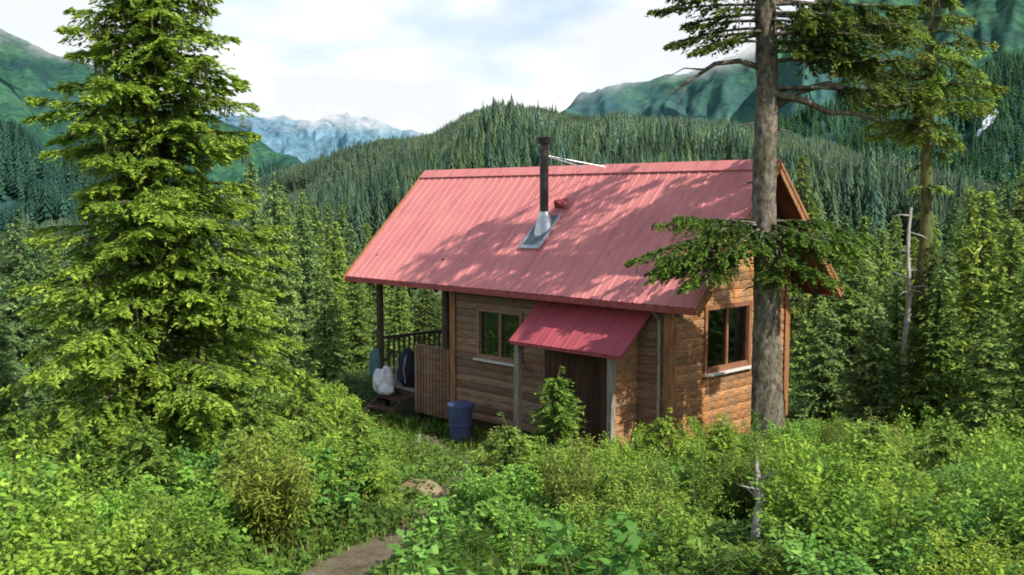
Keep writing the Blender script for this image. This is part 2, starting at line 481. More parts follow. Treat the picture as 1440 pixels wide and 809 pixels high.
def forest_stuff(name, slope, n, h0, h1, azr, tr, cols, seed, pw=1.0, mat=None, NB=44, wf=0.46):
    """one mass of small conifers: ragged tiers of drooping blades"""
    rng = np.random.default_rng(seed)
    az = rng.uniform(azr[0], azr[1], n); t = tr[0] + (tr[1] - tr[0]) * rng.random(n) ** pw
    P = slope.xyz(az, t)
    keep = fbm(P[:, 0] * 0.012, P[:, 1] * 0.012, seed, 3) > -0.48
    P = P[keep]; t = t[keep]; n = len(P)
    H = rng.uniform(h0, h1, n) * (1.15 - 0.62 * np.clip(t, 0, 1)) * np.where(rng.random(n) < 0.06, 1.25, 1.0) * (0.55 + 0.9 * vnoise(P[:, 0] * .02, P[:, 1] * .02, 3)); R = H * rng.uniform(0.13, 0.21, n)
    k = np.arange(NB)
    u = (k + 0.5) / NB
    th = rng.random((n, 1)) * 6.28 + k[None] * 2.399 + rng.normal(0, 0.2, (n, NB))
    zc = H[:, None] * (0.12 + 0.88 * u[None]) + 0 * th
    rr = R[:, None] * (1 - u[None]) ** 0.8 * rng.uniform(0.7, 1.25, (n, NB)) + 0.05 * R[:, None]
    c, s = np.cos(th), np.sin(th)
    w = rr * wf
    top = np.stack([0 * th, 0 * th, zc + 0.10 * H[:, None]], -1)
    e1 = np.stack([c * rr - s * w, s * rr + c * w, zc - 0.25 * rr], -1)
    e2 = np.stack([c * rr + s * w, s * rr - c * w, zc - 0.25 * rr - 0.1 * rr], -1)
    V = np.stack([top, e1, e2], 2) + P[:, None, None, :]
    V = V.reshape(-1, 3)
    Fc = np.arange(len(V)).reshape(-1, 3)
    base = np.array(cols)[rng.integers(0, len(cols), n)] * (0.75 + 0.55 * vnoise(P[:, 0] * 0.013, P[:, 1] * 0.009, 12))[:, None] * np.where(vnoise(P[:, 0] * 0.02, P[:, 1] * 0.02, 15) > 0.66, 1.3, 1.0)[:, None]
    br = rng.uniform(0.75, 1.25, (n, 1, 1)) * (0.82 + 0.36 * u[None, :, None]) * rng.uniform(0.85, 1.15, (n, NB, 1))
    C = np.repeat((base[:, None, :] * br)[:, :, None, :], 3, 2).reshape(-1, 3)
    return tag(build(name, V, Fc, mat, colors=C), kind='stuff')

# ------------------------------------------------------------------ clouds clinging to the mountains
def m_cloud(name):
    m, nt, out = mat_new(name)
    tc = nt.nodes.new('ShaderNodeTexCoord')
    uv = nt.nodes.new('ShaderNodeAttribute'); uv.attribute_name = 'Col'
    sx = nt.nodes.new('ShaderNodeSeparateColor'); nt.links.new(uv.outputs['Color'], sx.inputs[0])
    n = N(nt, 'ShaderNodeTexNoise'); n.inputs['Scale'].default_value = 0.009; n.inputs['Detail'].default_value = 6; n.inputs['Roughness'].default_value = 0.55
    g = nt.nodes.new('ShaderNodeNewGeometry'); nt.links.new(g.outputs['Position'], n.inputs['Vector'])
    a = N(nt, 'ShaderNodeMath', operation='MULTIPLY_ADD'); a.inputs[1].default_value = 1.5; a.inputs[2].default_value = -0.75
    nt.links.new(n.outputs['Fac'], a.inputs[0])
    b = N(nt, 'ShaderNodeMath', operation='ADD'); nt.links.new(a.outputs[0], b.inputs[0]); nt.links.new(sx.outputs[0], b.inputs[1])
    mr = N(nt, 'ShaderNodeMapRange'); mr.interpolation_type = 'SMOOTHSTEP'
    mr.inputs['From Min'].default_value = 0.12; mr.inputs['From Max'].default_value = 0.72
    nt.links.new(b.outputs[0], mr.inputs['Value'])
    mu = N(nt, 'ShaderNodeMath', operation='MULTIPLY'); nt.links.new(mr.outputs[0], mu.inputs[0]); nt.links.new(sx.outputs[1], mu.inputs[1])
    d = N(nt, 'ShaderNodeEmission'); d.inputs['Color'].default_value = (0.95, 0.975, 1.0, 1); d.inputs['Strength'].default_value = 1.0  # glows by itself, standing in for daylight scattered by the cloud
    t = N(nt, 'ShaderNodeBsdfTransparent')
    mx = N(nt, 'ShaderNodeMixShader')
    nt.links.new(mu.outputs[0], mx.inputs[0]); nt.links.new(t.outputs[0], mx.inputs[1]); nt.links.new(d.outputs[0], mx.inputs[2])
    nt.links.new(mx.outputs[0], out.inputs['Surface'])
    return m

def cloud_bank(mat, pts_lo, pts_hi, d, seed):
    """a curved curtain of cloud hanging in front of a ridge at distance d; fades out at its lower edge"""
    al, el = prof(pts_lo); ah, eh = prof(pts_hi)
    na, nb = 60, 24
    A = np.linspace(al[0], al[-1], na)
    V = []; C = []
    for j in range(nb):
        v = j / (nb - 1)
        for i, a in enumerate(A):
            lo = np.interp(a, al, el); hi = np.interp(a, ah, eh)
            e = lo + (hi - lo) * v
            dd = d * (1 + 0.05 * float(fbm(i * 0.2, j * 0.3, seed, 3)))
            V.append((dd * math.tan(a), dd, CAMZ + e * dd))
            ed = min(1, min(i, na - 1 - i) / 10)
            C.append((v * 1.25 + 0.14, min(1, v * 5) * ed * min(1, (1 - v) * 6 + 0.0), 0))
    Fc = [(j * na + i, j * na + i + 1, (j + 1) * na + i + 1, (j + 1) * na + i) for j in range(nb - 1) for i in range(na - 1)]
    return tag(build('cloud', V, Fc, mat, colors=np.array(C), smooth=True), kind='structure')

# ------------------------------------------------------------------ foliage primitives
def diamonds(c, a, nrm, L, W, col, tipcol=None, fold=0.0):
    """c centres, a unit axes, nrm normals -> diamond quads"""
    b = np.cross(a, nrm); b /= (np.linalg.norm(b, axis=1, keepdims=True) + 1e-9)
    L = L[:, None]; W = W[:, None]
    v0 = c - a * L * 0.5; v2 = c + a * L * 0.5
    mid = c - a * L * 0.05
    v1 = mid + b * W * 0.5; v3 = mid - b * W * 0.5
    if fold:
        nn = np.cross(b, a); v1 = v1 + nn * W * fold; v3 = v3 + nn * W * fold
    V = np.stack([v0, v1, v2, v3], 1).reshape(-1, 3)
    C = np.repeat(col, 4, 0)
    if tipcol is not None: C.reshape(-1, 4, 3)[:, 2] = tipcol
    return V, C

def unit(v): return v / (np.linalg.norm(v, axis=-1, keepdims=True) + 1e-9)

class Crown:
    def __init__(s): s.V = []; s.C = []
    def add(s, V, C): s.V.append(V); s.C.append(C)
    def arrays(s):
        V = np.concatenate(s.V); C = np.concatenate(s.C)
        return V, np.arange(len(V)).reshape(-1, 4), C

def bough(cr, wood, P0, az, L, rise, droop, rng, width=0.5, q=1.0, start=0.12, palette=((0.02, 0.035, 0.012), (0.06, 0.10, 0.02), (0.16, 0.20, 0.03)),
          r0=0.02, lichen=0.0, dens=1.0, upturn=0.0, hang=0.25):
    """one conifer bough: limb + flat sprays of needle twigs. q = twig size factor"""
    P0 = np.asarray(P0, float)
    d = np.array([math.cos(az), math.sin(az), 0]); side = np.array([-d[1], d[0], 0])
    wob = rng.normal(0, 0.06) * L
    def pt(t):
        t = np.asarray(t)[..., None]
        return P0 + d * L * t + side * wob * np.sin(t * 2.6) + np.array([0, 0, 1.0]) * (rise * t - droop * t ** 2 + upturn * t ** 4) * L
    ts = np.linspace(0, 1, 6)
    V, Fc = tube(pt(ts), [r0 * (1 - 0.85 * t) + 0.002 for t in ts], 5, False)
    wood.add(V, Fc)
    n2 = max(4, int(L / (0.042 * q) * dens))
    t2 = np.sort(start + (1 - start) * rng.random(n2) ** 0.85)
    sg = np.where(rng.random(n2) < 0.5, -1.0, 1.0)
    b2 = pt(t2)
    shape = np.minimum(1.0, (1.02 - t2) * 2.2) * np.minimum(1, 0.45 + t2 * 1.6)
    l2 = width * shape * rng.uniform(0.5, 1.15, n2) + 0.08 * q
    ang = rng.uniform(0.5, 1.15, n2)
    d2 = d * np.cos(ang)[:, None] + side * (np.sin(ang) * sg)[:, None] + np.array([0, 0, 1.0]) * rng.normal(-0.10 - hang * 0.4, 0.16, n2)[:, None]
    d2 = unit(d2)
    n3 = max(3, int(width / (0.030 * q)))
    u = rng.random((n2, n3))
    ctr = b2[:, None] + d2[:, None] * (l2[:, None] * u)[..., None]
    ctr[..., 2] -= hang * l2[:, None] * u ** 2
    ctr += rng.normal(0, 0.018 * q, ctr.shape)
    sg3 = np.where(rng.random((n2, n3)) < 0.5, -1.0, 1.0)
    sd2 = np.cross(d2, np.array([0, 0, 1.0]))
    a3 = unit(d2[:, None] * rng.uniform(0.6, 1.1, (n2, n3))[..., None] + sd2[:, None] * (sg3 * rng.uniform(0.2, 0.9, (n2, n3)))[..., None]
              + np.array([0, 0, 1.0]) * rng.normal(-0.12, 0.25, (n2, n3))[..., None])
    nrm = unit(np.array([0, 0, 1.0]) + rng.normal(0, 0.38, (n2, n3, 3)))
    ctr = ctr.reshape(-1, 3); a3 = a3.reshape(-1, 3); nrm = nrm.reshape(-1, 3)
    m = len(ctr)
    Ls = q * rng.uniform(0.09, 0.17, m); Ws = q * rng.uniform(0.032, 0.058, m)
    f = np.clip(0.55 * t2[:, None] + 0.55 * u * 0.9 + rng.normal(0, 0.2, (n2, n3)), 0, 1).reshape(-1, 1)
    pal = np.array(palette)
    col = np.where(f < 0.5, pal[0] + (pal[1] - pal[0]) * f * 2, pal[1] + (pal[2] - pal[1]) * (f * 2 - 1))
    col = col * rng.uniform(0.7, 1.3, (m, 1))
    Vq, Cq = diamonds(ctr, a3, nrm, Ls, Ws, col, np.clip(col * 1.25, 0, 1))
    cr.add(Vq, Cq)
    if lichen > 0:
        k = rng.poisson(lichen)
        if k:
            tt = rng.uniform(0.15, 0.9, k); c0 = pt(tt) + rng.normal(0, 0.06, (k, 3))
            for i in range(k):
                mm = rng.integers(3, 8)
                cc = c0[i] + rng.normal(0, 0.03, (mm, 3)); ll = rng.uniform(0.10, 0.30, mm)
                cc[:, 2] -= ll * 0.5
                aa = unit(np.array([0, 0, -1.0]) + rng.normal(0, 0.12, (mm, 3))); nn = unit(rng.normal(0, 1, (mm, 3)) * np.array([1, 1, 0.1]))
                lc = np.array([0.20, 0.20, 0.11]) * rng.uniform(0.7, 1.3, (mm, 1))
                cr.add(*diamonds(cc, aa, nn, ll, rng.uniform(0.015, 0.035, mm), lc))

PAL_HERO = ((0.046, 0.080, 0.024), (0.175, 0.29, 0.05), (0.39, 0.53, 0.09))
PAL_MID = ((0.060, 0.11, 0.04), (0.19, 0.31, 0.07), (0.42, 0.54, 0.12))
PAL_DARK = ((0.050, 0.10, 0.05), (0.165, 0.28, 0.10), (0.36, 0.50, 0.16))
PAL_LOW = ((0.035, 0.07, 0.02), (0.14, 0.24, 0.045), (0.36, 0.48, 0.075))
PAL_TALL = ((0.045, 0.065, 0.024), (0.16, 0.22, 0.05), (0.38, 0.44, 0.085))

def conifer_mesh(H, rad_fn, z0, nb, seed, q, pal, trunk_r, lichen=0.0, dens=1.0, width=0.42, hang=0.25, rise=0.12, droop=0.35, lean=(0, 0)):
    rng = np.random.default_rng(seed)
    cr = Crown(); wood = MB()
    zs = z0 + (H - z0) * np.linspace(0, 0.985, nb) ** 0.92
    az = rng.random() * 6.28
    for z in zs:
        az += 2.399 + rng.normal(0, 0.35)
        L = rad_fn(z / H, az) * rng.uniform(0.42, 1.15) ** 0.9
        if L < 0.06: L = 0.06
        f = z / H
        bough(cr, wood, (lean[0] * f, lean[1] * f, z), az, L, rise + 0.35 * f ** 2 + rng.normal(0, 0.06), droop * (1 - 0.5 * f) + rng.normal(0, 0.06), rng, width=min(width, 0.16 + L * 0.35), q=q,
              palette=pal, r0=0.008 + 0.012 * L, lichen=lichen, dens=dens, hang=hang, start=0.08)
    # leader
    bough(cr, wood, (lean[0], lean[1], H * 0.96), rng.random() * 6.28, 0.2 * q, 2.0, 0, rng, width=0.08, q=q * 0.8, palette=pal, r0=0.006)
    hs = np.linspace(0, 1, 12)
    V, Fc = tube([(lean[0] * h + 0.02 * math.sin(h * 9), lean[1] * h + 0.02 * math.cos(h * 7), H * h - 0.1) for h in hs],
                 [trunk_r * (1 - h) ** 0.85 + 0.006 + trunk_r * 0.35 * max(0, 0.06 - h) / 0.06 for h in hs], 9, True)
    wood2 = MB(); wood2.add(V, Fc); wood2.add(wood.V, wood.F)
    return cr.arrays(), wood2

def bush_mesh(seed, H=1.1, R=0.8, stems=30, leaf=(0.062, 0.040), pal=((0.03, 0.06, 0.012), (0.09, 0.17, 0.022), (0.17, 0.27, 0.035)), per=230, upright=0.0):
    rng = np.random.default_rng(seed)
    cr = Crown(); wood = MB()
    for k in range(stems):
        az = rng.random() * 6.28; lean = R * math.sqrt(rng.random()) * (1 - upright * 0.6)
        h = H * rng.uniform(0.55, 1.05) * (1 - 0.35 * (lean / R) ** 2)
        d = np.array([math.cos(az), math.sin(az), 0])
        b = d * rng.uniform(0, 0.18) * R
        ts = np.linspace(0, 1, 5)
        P = [b + d * lean * t ** 1.4 + np.array([0, 0, h * (t - 0.12 * t * t) / 0.88]) for t in ts]
        V, Fc = tube(P, [0.006 * (1 - 0.8 * t) + 0.001 for t in ts], 4, False)
        wood.add(V, Fc)
        t = 0.18 + 0.82 * rng.random(per) ** 0.75
        c = b + d * (lean * t ** 1.4)[:, None] + np.array([0, 0, 1.0]) * (h * (t - 0.12 * t * t) / 0.88)[:, None]
        aa = rng.random(per) * 6.28
        out = np.stack([np.cos(aa), np.sin(aa), rng.normal(0.05, 0.35, per)], -1)
        reach = rng.uniform(0.03, 0.17, per) * (1.1 - 0.5 * t)
        c = c + out * reach[:, None]
        a = unit(out + rng.normal(0, 0.35, (per, 3)) + np.array([0, 0, -0.15]))
        n = unit(np.array([0, 0, 1.0]) + out * 0.35 + rng.normal(0, 0.38, (per, 3)))
        Ls = 0.8 * leaf[0] * rng.uniform(0.5, 1.25, per); Ws = 0.8 * leaf[1] * rng.uniform(0.6, 1.2, per)
        f = np.clip(t * 0.75 + rng.normal(0, 0.2, per) + 0.05, 0, 1)[:, None]  # leaves low on the stem go darker: shade inside the bush painted in
        p = np.array(pal)
        col = np.where(f < 0.5, p[0] + (p[1] - p[0]) * f * 2, p[1] + (p[2] - p[1]) * (f * 2 - 1)) * rng.uniform(0.75, 1.25, (per, 1))
        cr.add(*diamonds(c, a, n, Ls, Ws, col, None, 0.12))
    return cr.arrays(), wood

# ------------------------------------------------------------------ materials in use
M = {}
def make_materials():
    M['roof'] = m_roof('painted_metal_roof', (0.84, 0.295, 0.265), (0.75, 0.245, 0.23))
    M['roof2'] = m_roof('painted_metal_porch_roof', (0.52, 0.10, 0.12), (0.44, 0.08, 0.10))
    M['trimred'] = m_simple('red_trim', (0.30, 0.05, 0.05), (0.42, 0.10, 0.09), 8, 0.5)
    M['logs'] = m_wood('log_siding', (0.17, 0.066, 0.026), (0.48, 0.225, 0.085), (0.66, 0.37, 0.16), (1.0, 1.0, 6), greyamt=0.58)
    M['logs_side'] = m_wood('shaded_log_siding', (0.14, 0.068, 0.040), (0.31, 0.165, 0.095), (0.45, 0.275, 0.17), (0.6, 1.0, 6), grey=(0.23, 0.21, 0.18), greyamt=0.6)  # darker copy of the siding, with shade put into its colour
    M['trim'] = m_wood('wood_trim', (0.16, 0.065, 0.025), (0.34, 0.155, 0.065), (0.46, 0.24, 0.11), (3, 3, 0.5), greyamt=0.2)
    M['frame'] = m_wood('window_frame_wood', (0.16, 0.07, 0.035), (0.27, 0.12, 0.06), (0.36, 0.17, 0.09), (3, 3, 0.5), greyamt=0.1)
    M['grey'] = m_wood('weathered_wood', (0.16, 0.14, 0.11), (0.30, 0.27, 0.22), (0.42, 0.39, 0.33), (3, 3, 0.4), greyamt=0.3)
    M['dark'] = m_wood('dark_wood', (0.035, 0.025, 0.018), (0.075, 0.05, 0.034), (0.13, 0.09, 0.06), (2, 2, 2), greyamt=0.2)
    M['redwood'] = m_wood('red_stained_wood', (0.07, 0.022, 0.016), (0.15, 0.045, 0.032), (0.21, 0.075, 0.05), (4, 4, 0.5), greyamt=0.15)
    M['white'] = m_simple('pale_paint', (0.6, 0.57, 0.5), (0.74, 0.72, 0.66), 9, 0.6)
    M['glass'] = m_glass()
    M['interior'] = m_simple('interior_wood', (0.06, 0.045, 0.03), (0.10, 0.07, 0.05), 4)
    M['pipe'] = m_simple('black_stove_pipe', (0.018, 0.016, 0.015), (0.06, 0.045, 0.036), 5, 0.45, 0.5)
    M['galv'] = m_simple('galvanised_metal', (0.45, 0.48, 0.50), (0.72, 0.75, 0.77), 9, 0.35, 0.5, metal=0.6)
    M['flash'] = m_simple('flashing_dark', (0.10, 0.13, 0.13), (0.16, 0.2, 0.2), 9, 0.4, 0.5)
    M['blue'] = m_simple('blue_plastic', (0.060, 0.085, 0.19), (0.095, 0.125, 0.26), 3, 0.5, 0.4)
    M['navy'] = m_simple('navy_cloth', (0.012, 0.014, 0.028), (0.03, 0.035, 0.06), 12, 0.85)
    M['cloth'] = m_simple('white_cloth', (0.62, 0.60, 0.62), (0.85, 0.84, 0.86), 6, 0.85)
    M['teal'] = m_simple('teal_cloth', (0.06, 0.13, 0.14), (0.10, 0.20, 0.21), 8, 0.85)
    M['bark_tall'] = m_bark('tall_tree_bark', (0.040, 0.029, 0.022), (0.30, 0.25, 0.20), (0.10, 0.11, 0.05), 0.55, (1, 1, 0.6), 13)
    M['bark_spruce'] = m_bark('spruce_bark', (0.05, 0.04, 0.03), (0.17, 0.135, 0.10), (0.09, 0.10, 0.04), 0.5)
    M['bark_moss'] = m_bark('mossy_bark', (0.06, 0.07, 0.025), (0.17, 0.17, 0.075), (0.12, 0.15, 0.04), 0.8)
    M['snag'] = m_bark('dead_grey_wood', (0.24, 0.225, 0.20), (0.52, 0.50, 0.45), (0.14, 0.15, 0.08), 0.3)
    M['leaf_hero'] = m_leaf('spruce_needles', trans=0.44)
    M['leaf_mid'] = m_leaf('conifer_needles', trans=0.34)
    M['leaf_bush'] = m_leaf('bush_leaves', trans=0.34)
    M['leaf_far'] = m_leaf('far_needles', trans=0.1, spec=0.0, rough=0.9)
    M['grass'] = m_leaf('grass_blades', trans=0.35)
    M['stone'] = m_simple('tan_rock', (0.20, 0.15, 0.08), (0.36, 0.28, 0.16), 6, 0.9, bstr=0.6)
    M['stem'] = m_simple('bush_stem', (0.07, 0.08, 0.03), (0.13, 0.13, 0.05), 12, 0.9)

# ------------------------------------------------------------------ cabin
LEN, WID = 5.5, 3.64
EAVE_O, EAVE_Z, RIDGE_Z = 0.5, 3.2, 5.55
X0R, X1R = -8.63, 0.87
BASE = 0.45
SLOPE = (RIDGE_Z - EAVE_Z) / (WID / 2 + EAVE_O)
def roof_z(y): return EAVE_Z + SLOPE * (min(y, WID - y) + EAVE_O)

def siding(mb, O, u, n, length, z0, z1, openings=(), gable=False, seed=1, ch=0.15, tone=(1, 1)):
    """courses of rounded siding; O origin, u direction along the wall, n outward normal"""
    rng = np.random.default_rng(seed)
    O = np.array(O, float); u = np.array(u, float); n = np.array(n, float)
    z = z0
    while z < z1 - 0.01:
        zt = min(z + ch, z1); h = zt - z
        profp = [(-0.07, 0), (0.010, 0), (0.028, 0.09), (0.036, 0.5), (0.028, 0.91), (0.010, 1), (-0.07, 1)]
        ivs = [(0, length)]
        for (a, b, oz0, oz1) in openings:
            if z < oz1 - 0.01 and zt > oz0 + 0.01:
                nv = []
                for (p, q) in ivs:
                    if b <= p or a >= q: nv.append((p, q)); continue
                    if a > p: nv.append((p, a))
                    if b < q: nv.append((b, q))
                ivs = nv
        # random board joints
        for (p, q) in ivs:
            cuts = [p]
            if q - p > 2.5:
                cuts.append(p + (q - p) * rng.uniform(0.3, 0.7))
            cuts.append(q)
            for a, b in zip(cuts[:-1], cuts[1:]):
                V = []
                for end in (0, 1):
                    for (o, f) in profp:
                        zz = z + f * h
                        s = a if end == 0 else b
                        if gable:
                            lo = max(0, (zz + 0.03 - EAVE_Z) / SLOPE - EAVE_O); hi = WID - lo
                            s = min(max(s, lo), hi)
                        s2 = s + (0.002 if end == 0 else -0.002)
                        V.append(O + u * s2 + n * o + np.array([0, 0, zz]))
                k = len(profp)
                Fc = [(i, (i + 1) % k, k + (i + 1) % k, k + i) for i in range(k)]
                Fc += [tuple(range(k - 1, -1, -1)), tuple(range(k, 2 * k))]
                c = rng.uniform(0.62, 1.22) * tone[0]
                low = 1.0
                mb.add(V, Fc, (c * rng.uniform(0.97, 1.03), c, c * rng.uniform(0.94, 1.04)))
        z = zt

def window(parent, O, u, n, w, z0, z1, mull=1, sillmat=None, slim=0.07, name='window', fmat=None):
    """frame with sill and panes in an opening; O at the opening's left edge"""
    O = np.array(O, float); u = np.array(u, float); n = np.array(n, float); up = np.array([0, 0, 1.0])
    mb = MB()
    t = 0.055
    def P(s, o, z): return O + u * s + n * o + up * z
    def beam(s0, s1, a0, a1, o0, o1, m=mb):
        V = [P(s, o, z) for z in (a0, a1) for o in (o0, o1) for s in (s0, s1)]
        m.add(V, [(0, 2, 3, 1), (4, 5, 7, 6), (0, 1, 5, 4), (2, 6, 7, 3), (0, 4, 6, 2), (1, 3, 7, 5)])
    # casing on the wall face
    beam(-slim, 0.012, z0 - slim, z1 + slim, 0.030, t + 0.008); beam(w - 0.012, w + slim, z0 - slim, z1 + slim, 0.030, t + 0.008)
    beam(0.012, w - 0.012, z1 - 0.012, z1 + slim, 0.030, t + 0.006); beam(0.012, w - 0.012, z0 - slim, z0 + 0.012, 0.030, t + 0.004)
    # jambs
    beam(0.0, 0.02, z0, z1, -0.07, 0.030); beam(w - 0.02, w, z0, z1, -0.07, 0.030)
    beam(0.02, w - 0.02, z1 - 0.02, z1, -0.07, 0.030); beam(0.02, w - 0.02, z0, z0 + 0.02, -0.07, 0.030)
    # sashes
    edges = np.linspace(0.02, w - 0.02, mull + 2)
    for e in edges[1:-1]: beam(e - 0.03, e + 0.03, z0 + 0.02, z1 - 0.02, -0.03, 0.032)
    fr = mb.build(name, fmat or M['frame'], parent, bevel=0.004)
    sl = MB(); beam(-slim - 0.03, w + slim + 0.03, z0 - slim - 0.045, z0 - slim - 0.003, 0.02, t + 0.075, sl)
    sl.build('sill', sillmat or M['white'], fr, bevel=0.004)
    for a, b in zip(edges[:-1], edges[1:]):
        pb = MB(); V = [P(a + 0.005, -0.01, z0 + 0.01), P(b - 0.005, -0.01, z0 + 0.01), P(b - 0.005, -0.01, z1 - 0.01), P(a + 0.005, -0.01, z1 - 0.01)]
        pb.add(V, [(0, 1, 2, 3)]); pb.build('pane', M['glass'], fr)
    return fr

def roof_sheet(mb, x0, x1, y0, z0, y1, z1, pitch=0.23, rib=0.011, rw=0.035):
    """ribbed metal sheet from the eave (y0,z0) to the top (y1,z1)"""
    d = np.array([0, y1 - y0, z1 - z0]); d /= np.linalg.norm(d)
    nrm = np.array([0, -d[2], d[1]])
    if nrm[2] < 0: nrm = -nrm
    xs = []; n = int((x1 - x0) / pitch); st = (x1 - x0) / n
    for i in range(n):
        a = x0 + i * st
        xs += [(a, 0), (a + st / 2 - rw, 0), (a + st / 2 - rw * 0.45, rib), (a + st / 2 + rw * 0.45, rib), (a + st / 2 + rw, 0)]
    xs.append((x1, 0))
    V = []
    for (yy, zz) in ((y0, z0), (y1, z1)):
        for (x, h) in xs: V.append(np.array([x, yy, zz]) + nrm * h)
    k = len(xs)
    Fc = [(i, i + 1, k + i + 1, k + i) for i in range(k - 1)]
    mb.add(V, Fc)

def make_cabin():
    cab = empty('cabin', (CORNER[0], CORNER[1], 0), ROT, 'small log cabin with a red ribbed metal roof, stove pipe and porch, on the clearing', 'cabin')
    # --- walls
    gw0, gw1, gz0, gz1 = 0.98, 2.30, BASE + 0.15 * 10, BASE + 0.15 * 17
    lw0, lw1, lz0, lz1 = 0.80, 1.98, BASE + 0.15 * 9, BASE + 0.15 * 15.0
    mb = MB()
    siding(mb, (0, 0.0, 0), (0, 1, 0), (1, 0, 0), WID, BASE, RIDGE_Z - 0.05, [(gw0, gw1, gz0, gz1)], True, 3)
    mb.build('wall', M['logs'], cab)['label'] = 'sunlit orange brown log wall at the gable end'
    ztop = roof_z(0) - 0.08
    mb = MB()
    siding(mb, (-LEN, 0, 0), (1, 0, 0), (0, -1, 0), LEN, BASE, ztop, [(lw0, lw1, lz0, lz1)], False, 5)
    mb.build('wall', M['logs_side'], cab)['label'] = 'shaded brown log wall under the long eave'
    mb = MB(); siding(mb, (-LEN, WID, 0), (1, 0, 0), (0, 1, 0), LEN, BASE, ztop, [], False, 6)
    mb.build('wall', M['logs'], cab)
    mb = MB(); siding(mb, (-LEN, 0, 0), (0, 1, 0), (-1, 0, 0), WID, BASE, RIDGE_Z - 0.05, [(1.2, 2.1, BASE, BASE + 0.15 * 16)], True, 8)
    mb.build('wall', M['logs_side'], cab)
    # floor and a dark inner lining
    mb = MB(); mb.box(-LEN + 0.08, -0.08, 0.08, WID - 0.08, BASE - 0.02, BASE + 0.12); mb.build('floor', M['interior'], cab)
    mb = MB()
    for x in (-LEN + 0.25, -LEN / 2, -0.25):
        for y in (0.22, WID - 0.22): mb.box(x - 0.13, x + 0.13, y - 0.13, y + 0.13, -0.2, BASE - 0.02)
    mb.box(-LEN + 0.05, -0.05, 0.12, 0.22, BASE - 0.20, BASE - 0.022)
    mb.box(-0.24, -0.12, 0.23, WID - 0.23, BASE - 0.20, BASE - 0.024)
    mb.build('foundation_posts', M['dark'], cab)
    # corner boards
    for (x, y, lab) in ((0, 0, 1), (0, WID, 1), (-LEN, 0, 0), (-LEN, WID, 0)):
        mb = MB(); s = 1 if x == 0 else -1; t = -1 if y == 0 else 1
        za = roof_z(0) - 0.10
        mb.box(min(x + s * 0.046, x + s * 0.072), max(x + s * 0.046, x + s * 0.072), min(y - t * 0.09, y + t * 0.074), max(y - t * 0.09, y + t * 0.074), BASE - 0.03, za)
        mb.box(min(x - s * 0.09, x + s * 0.044), max(x - s * 0.09, x + s * 0.044), min(y + t * 0.046, y + t * 0.072), max(y + t * 0.046, y + t * 0.072), BASE - 0.03, za)
        mb.build('corner_board', M['trim'], cab, bevel=0.004)
    # windows
    window(cab, (0, gw0, 0), (0, 1, 0), (1, 0, 0), gw1 - gw0, gz0, gz1, 1)
    window(cab, (-LEN + lw0, 0, 0), (1, 0, 0), (0, -1, 0), lw1 - lw0, lz0, lz1, 1, slim=0.06, fmat=M['logs_side'])
    # door to the porch
    mb = MB()
    for k in range(6): mb.box(-LEN - 0.03, -LEN + 0.01, 1.2 + k * 0.15 + 0.003, 1.2 + (k + 1) * 0.15 - 0.003, BASE + 0.13, BASE + 0.15 * 16 - 0.01)
    dr = mb.build('door', M['redwood'], cab)
    mb = MB(); mb.tube([(-LEN - 0.03, 2.0, BASE + 1.1), (-LEN - 0.08, 2.0, BASE + 1.1), (-LEN - 0.08, 1.9, BASE + 1.1)], [0.012] * 3, 8); mb.build('handle', M['pipe'], dr)
    # --- roof
    mb = MB()
    roof_sheet(mb, X0R, X1R, -EAVE_O, EAVE_Z, WID / 2, RIDGE_Z)
    rf = mb.build('roof', M['roof'], cab)
    mb = MB(); roof_sheet(mb, X0R, X1R, WID + EAVE_O, EAVE_Z, WID / 2, RIDGE_Z)
    mb.build('roof_panel', M['roof'], rf)
    # ridge cap
    mb = MB()
    for s in (-1, 1):
        yy = WID / 2 + s * 0.17; zz = RIDGE_Z - 0.17 * SLOPE
        a = [(X0R - 0.01, WID / 2, RIDGE_Z + 0.058), (X1R + 0.01, WID / 2, RIDGE_Z + 0.058), (X1R + 0.01, yy, zz + 0.056), (X0R - 0.01, yy, zz + 0.056),
             (X1R + 0.01, yy, zz + 0.045), (X0R - 0.01, yy, zz + 0.045)]
        mb.add(a, [(0, 1, 2, 3) if s < 0 else (3, 2, 1, 0), (3, 2, 4, 5)])
    mb.build('ridge_cap', M['roof'], rf)
    # plank deck under the metal
    mb = MB()
    for s in (-1, 1):
        ye = -EAVE_O + 0.015 if s < 0 else WID + EAVE_O - 0.015
        V = []
        for dz in (-0.02, -0.075):
            V += [(X0R + 0.02, ye, EAVE_Z + dz), (X1R - 0.02, ye, EAVE_Z + dz), (X1R - 0.02, WID / 2, RIDGE_Z + dz), (X0R + 0.02, WID / 2, RIDGE_Z + dz)]
        mb.add(V, [(0, 1, 2, 3), (7, 6, 5, 4), (0, 4, 5, 1), (1, 5, 6, 2), (3, 2, 6, 7), (0, 3, 7, 4)])
    mb.build('roof_deck', M['redwood'], rf)
    # rafters under the overhangs and the porch
    mb = MB()
    for x in [X0R + 0.15, -7.9, -7.1, -6.3, -LEN - 0.12, 0.42]:
        for s in (-1, 1):
            y0 = -EAVE_O + 0.08 if s < 0 else WID + EAVE_O - 0.08
            mb = MB(); mb.bar((x, y0, EAVE_Z - 0.145), (x, WID / 2, RIDGE_Z - 0.215), 0.06, 0.11)
            mb.build('rafter', M['dark'], rf)
    # eave trims
    for y, s in ((-EAVE_O, -1), (WID + EAVE_O, 1)):
        mb = MB(); mb.box(X0R + 0.02, X1R - 0.02, min(y, y + s * 0.022) - 0.0, max(y, y + s * 0.022), EAVE_Z - 0.11, EAVE_Z - 0.006)
        mb.build('eave_board', M['trimred'], rf)
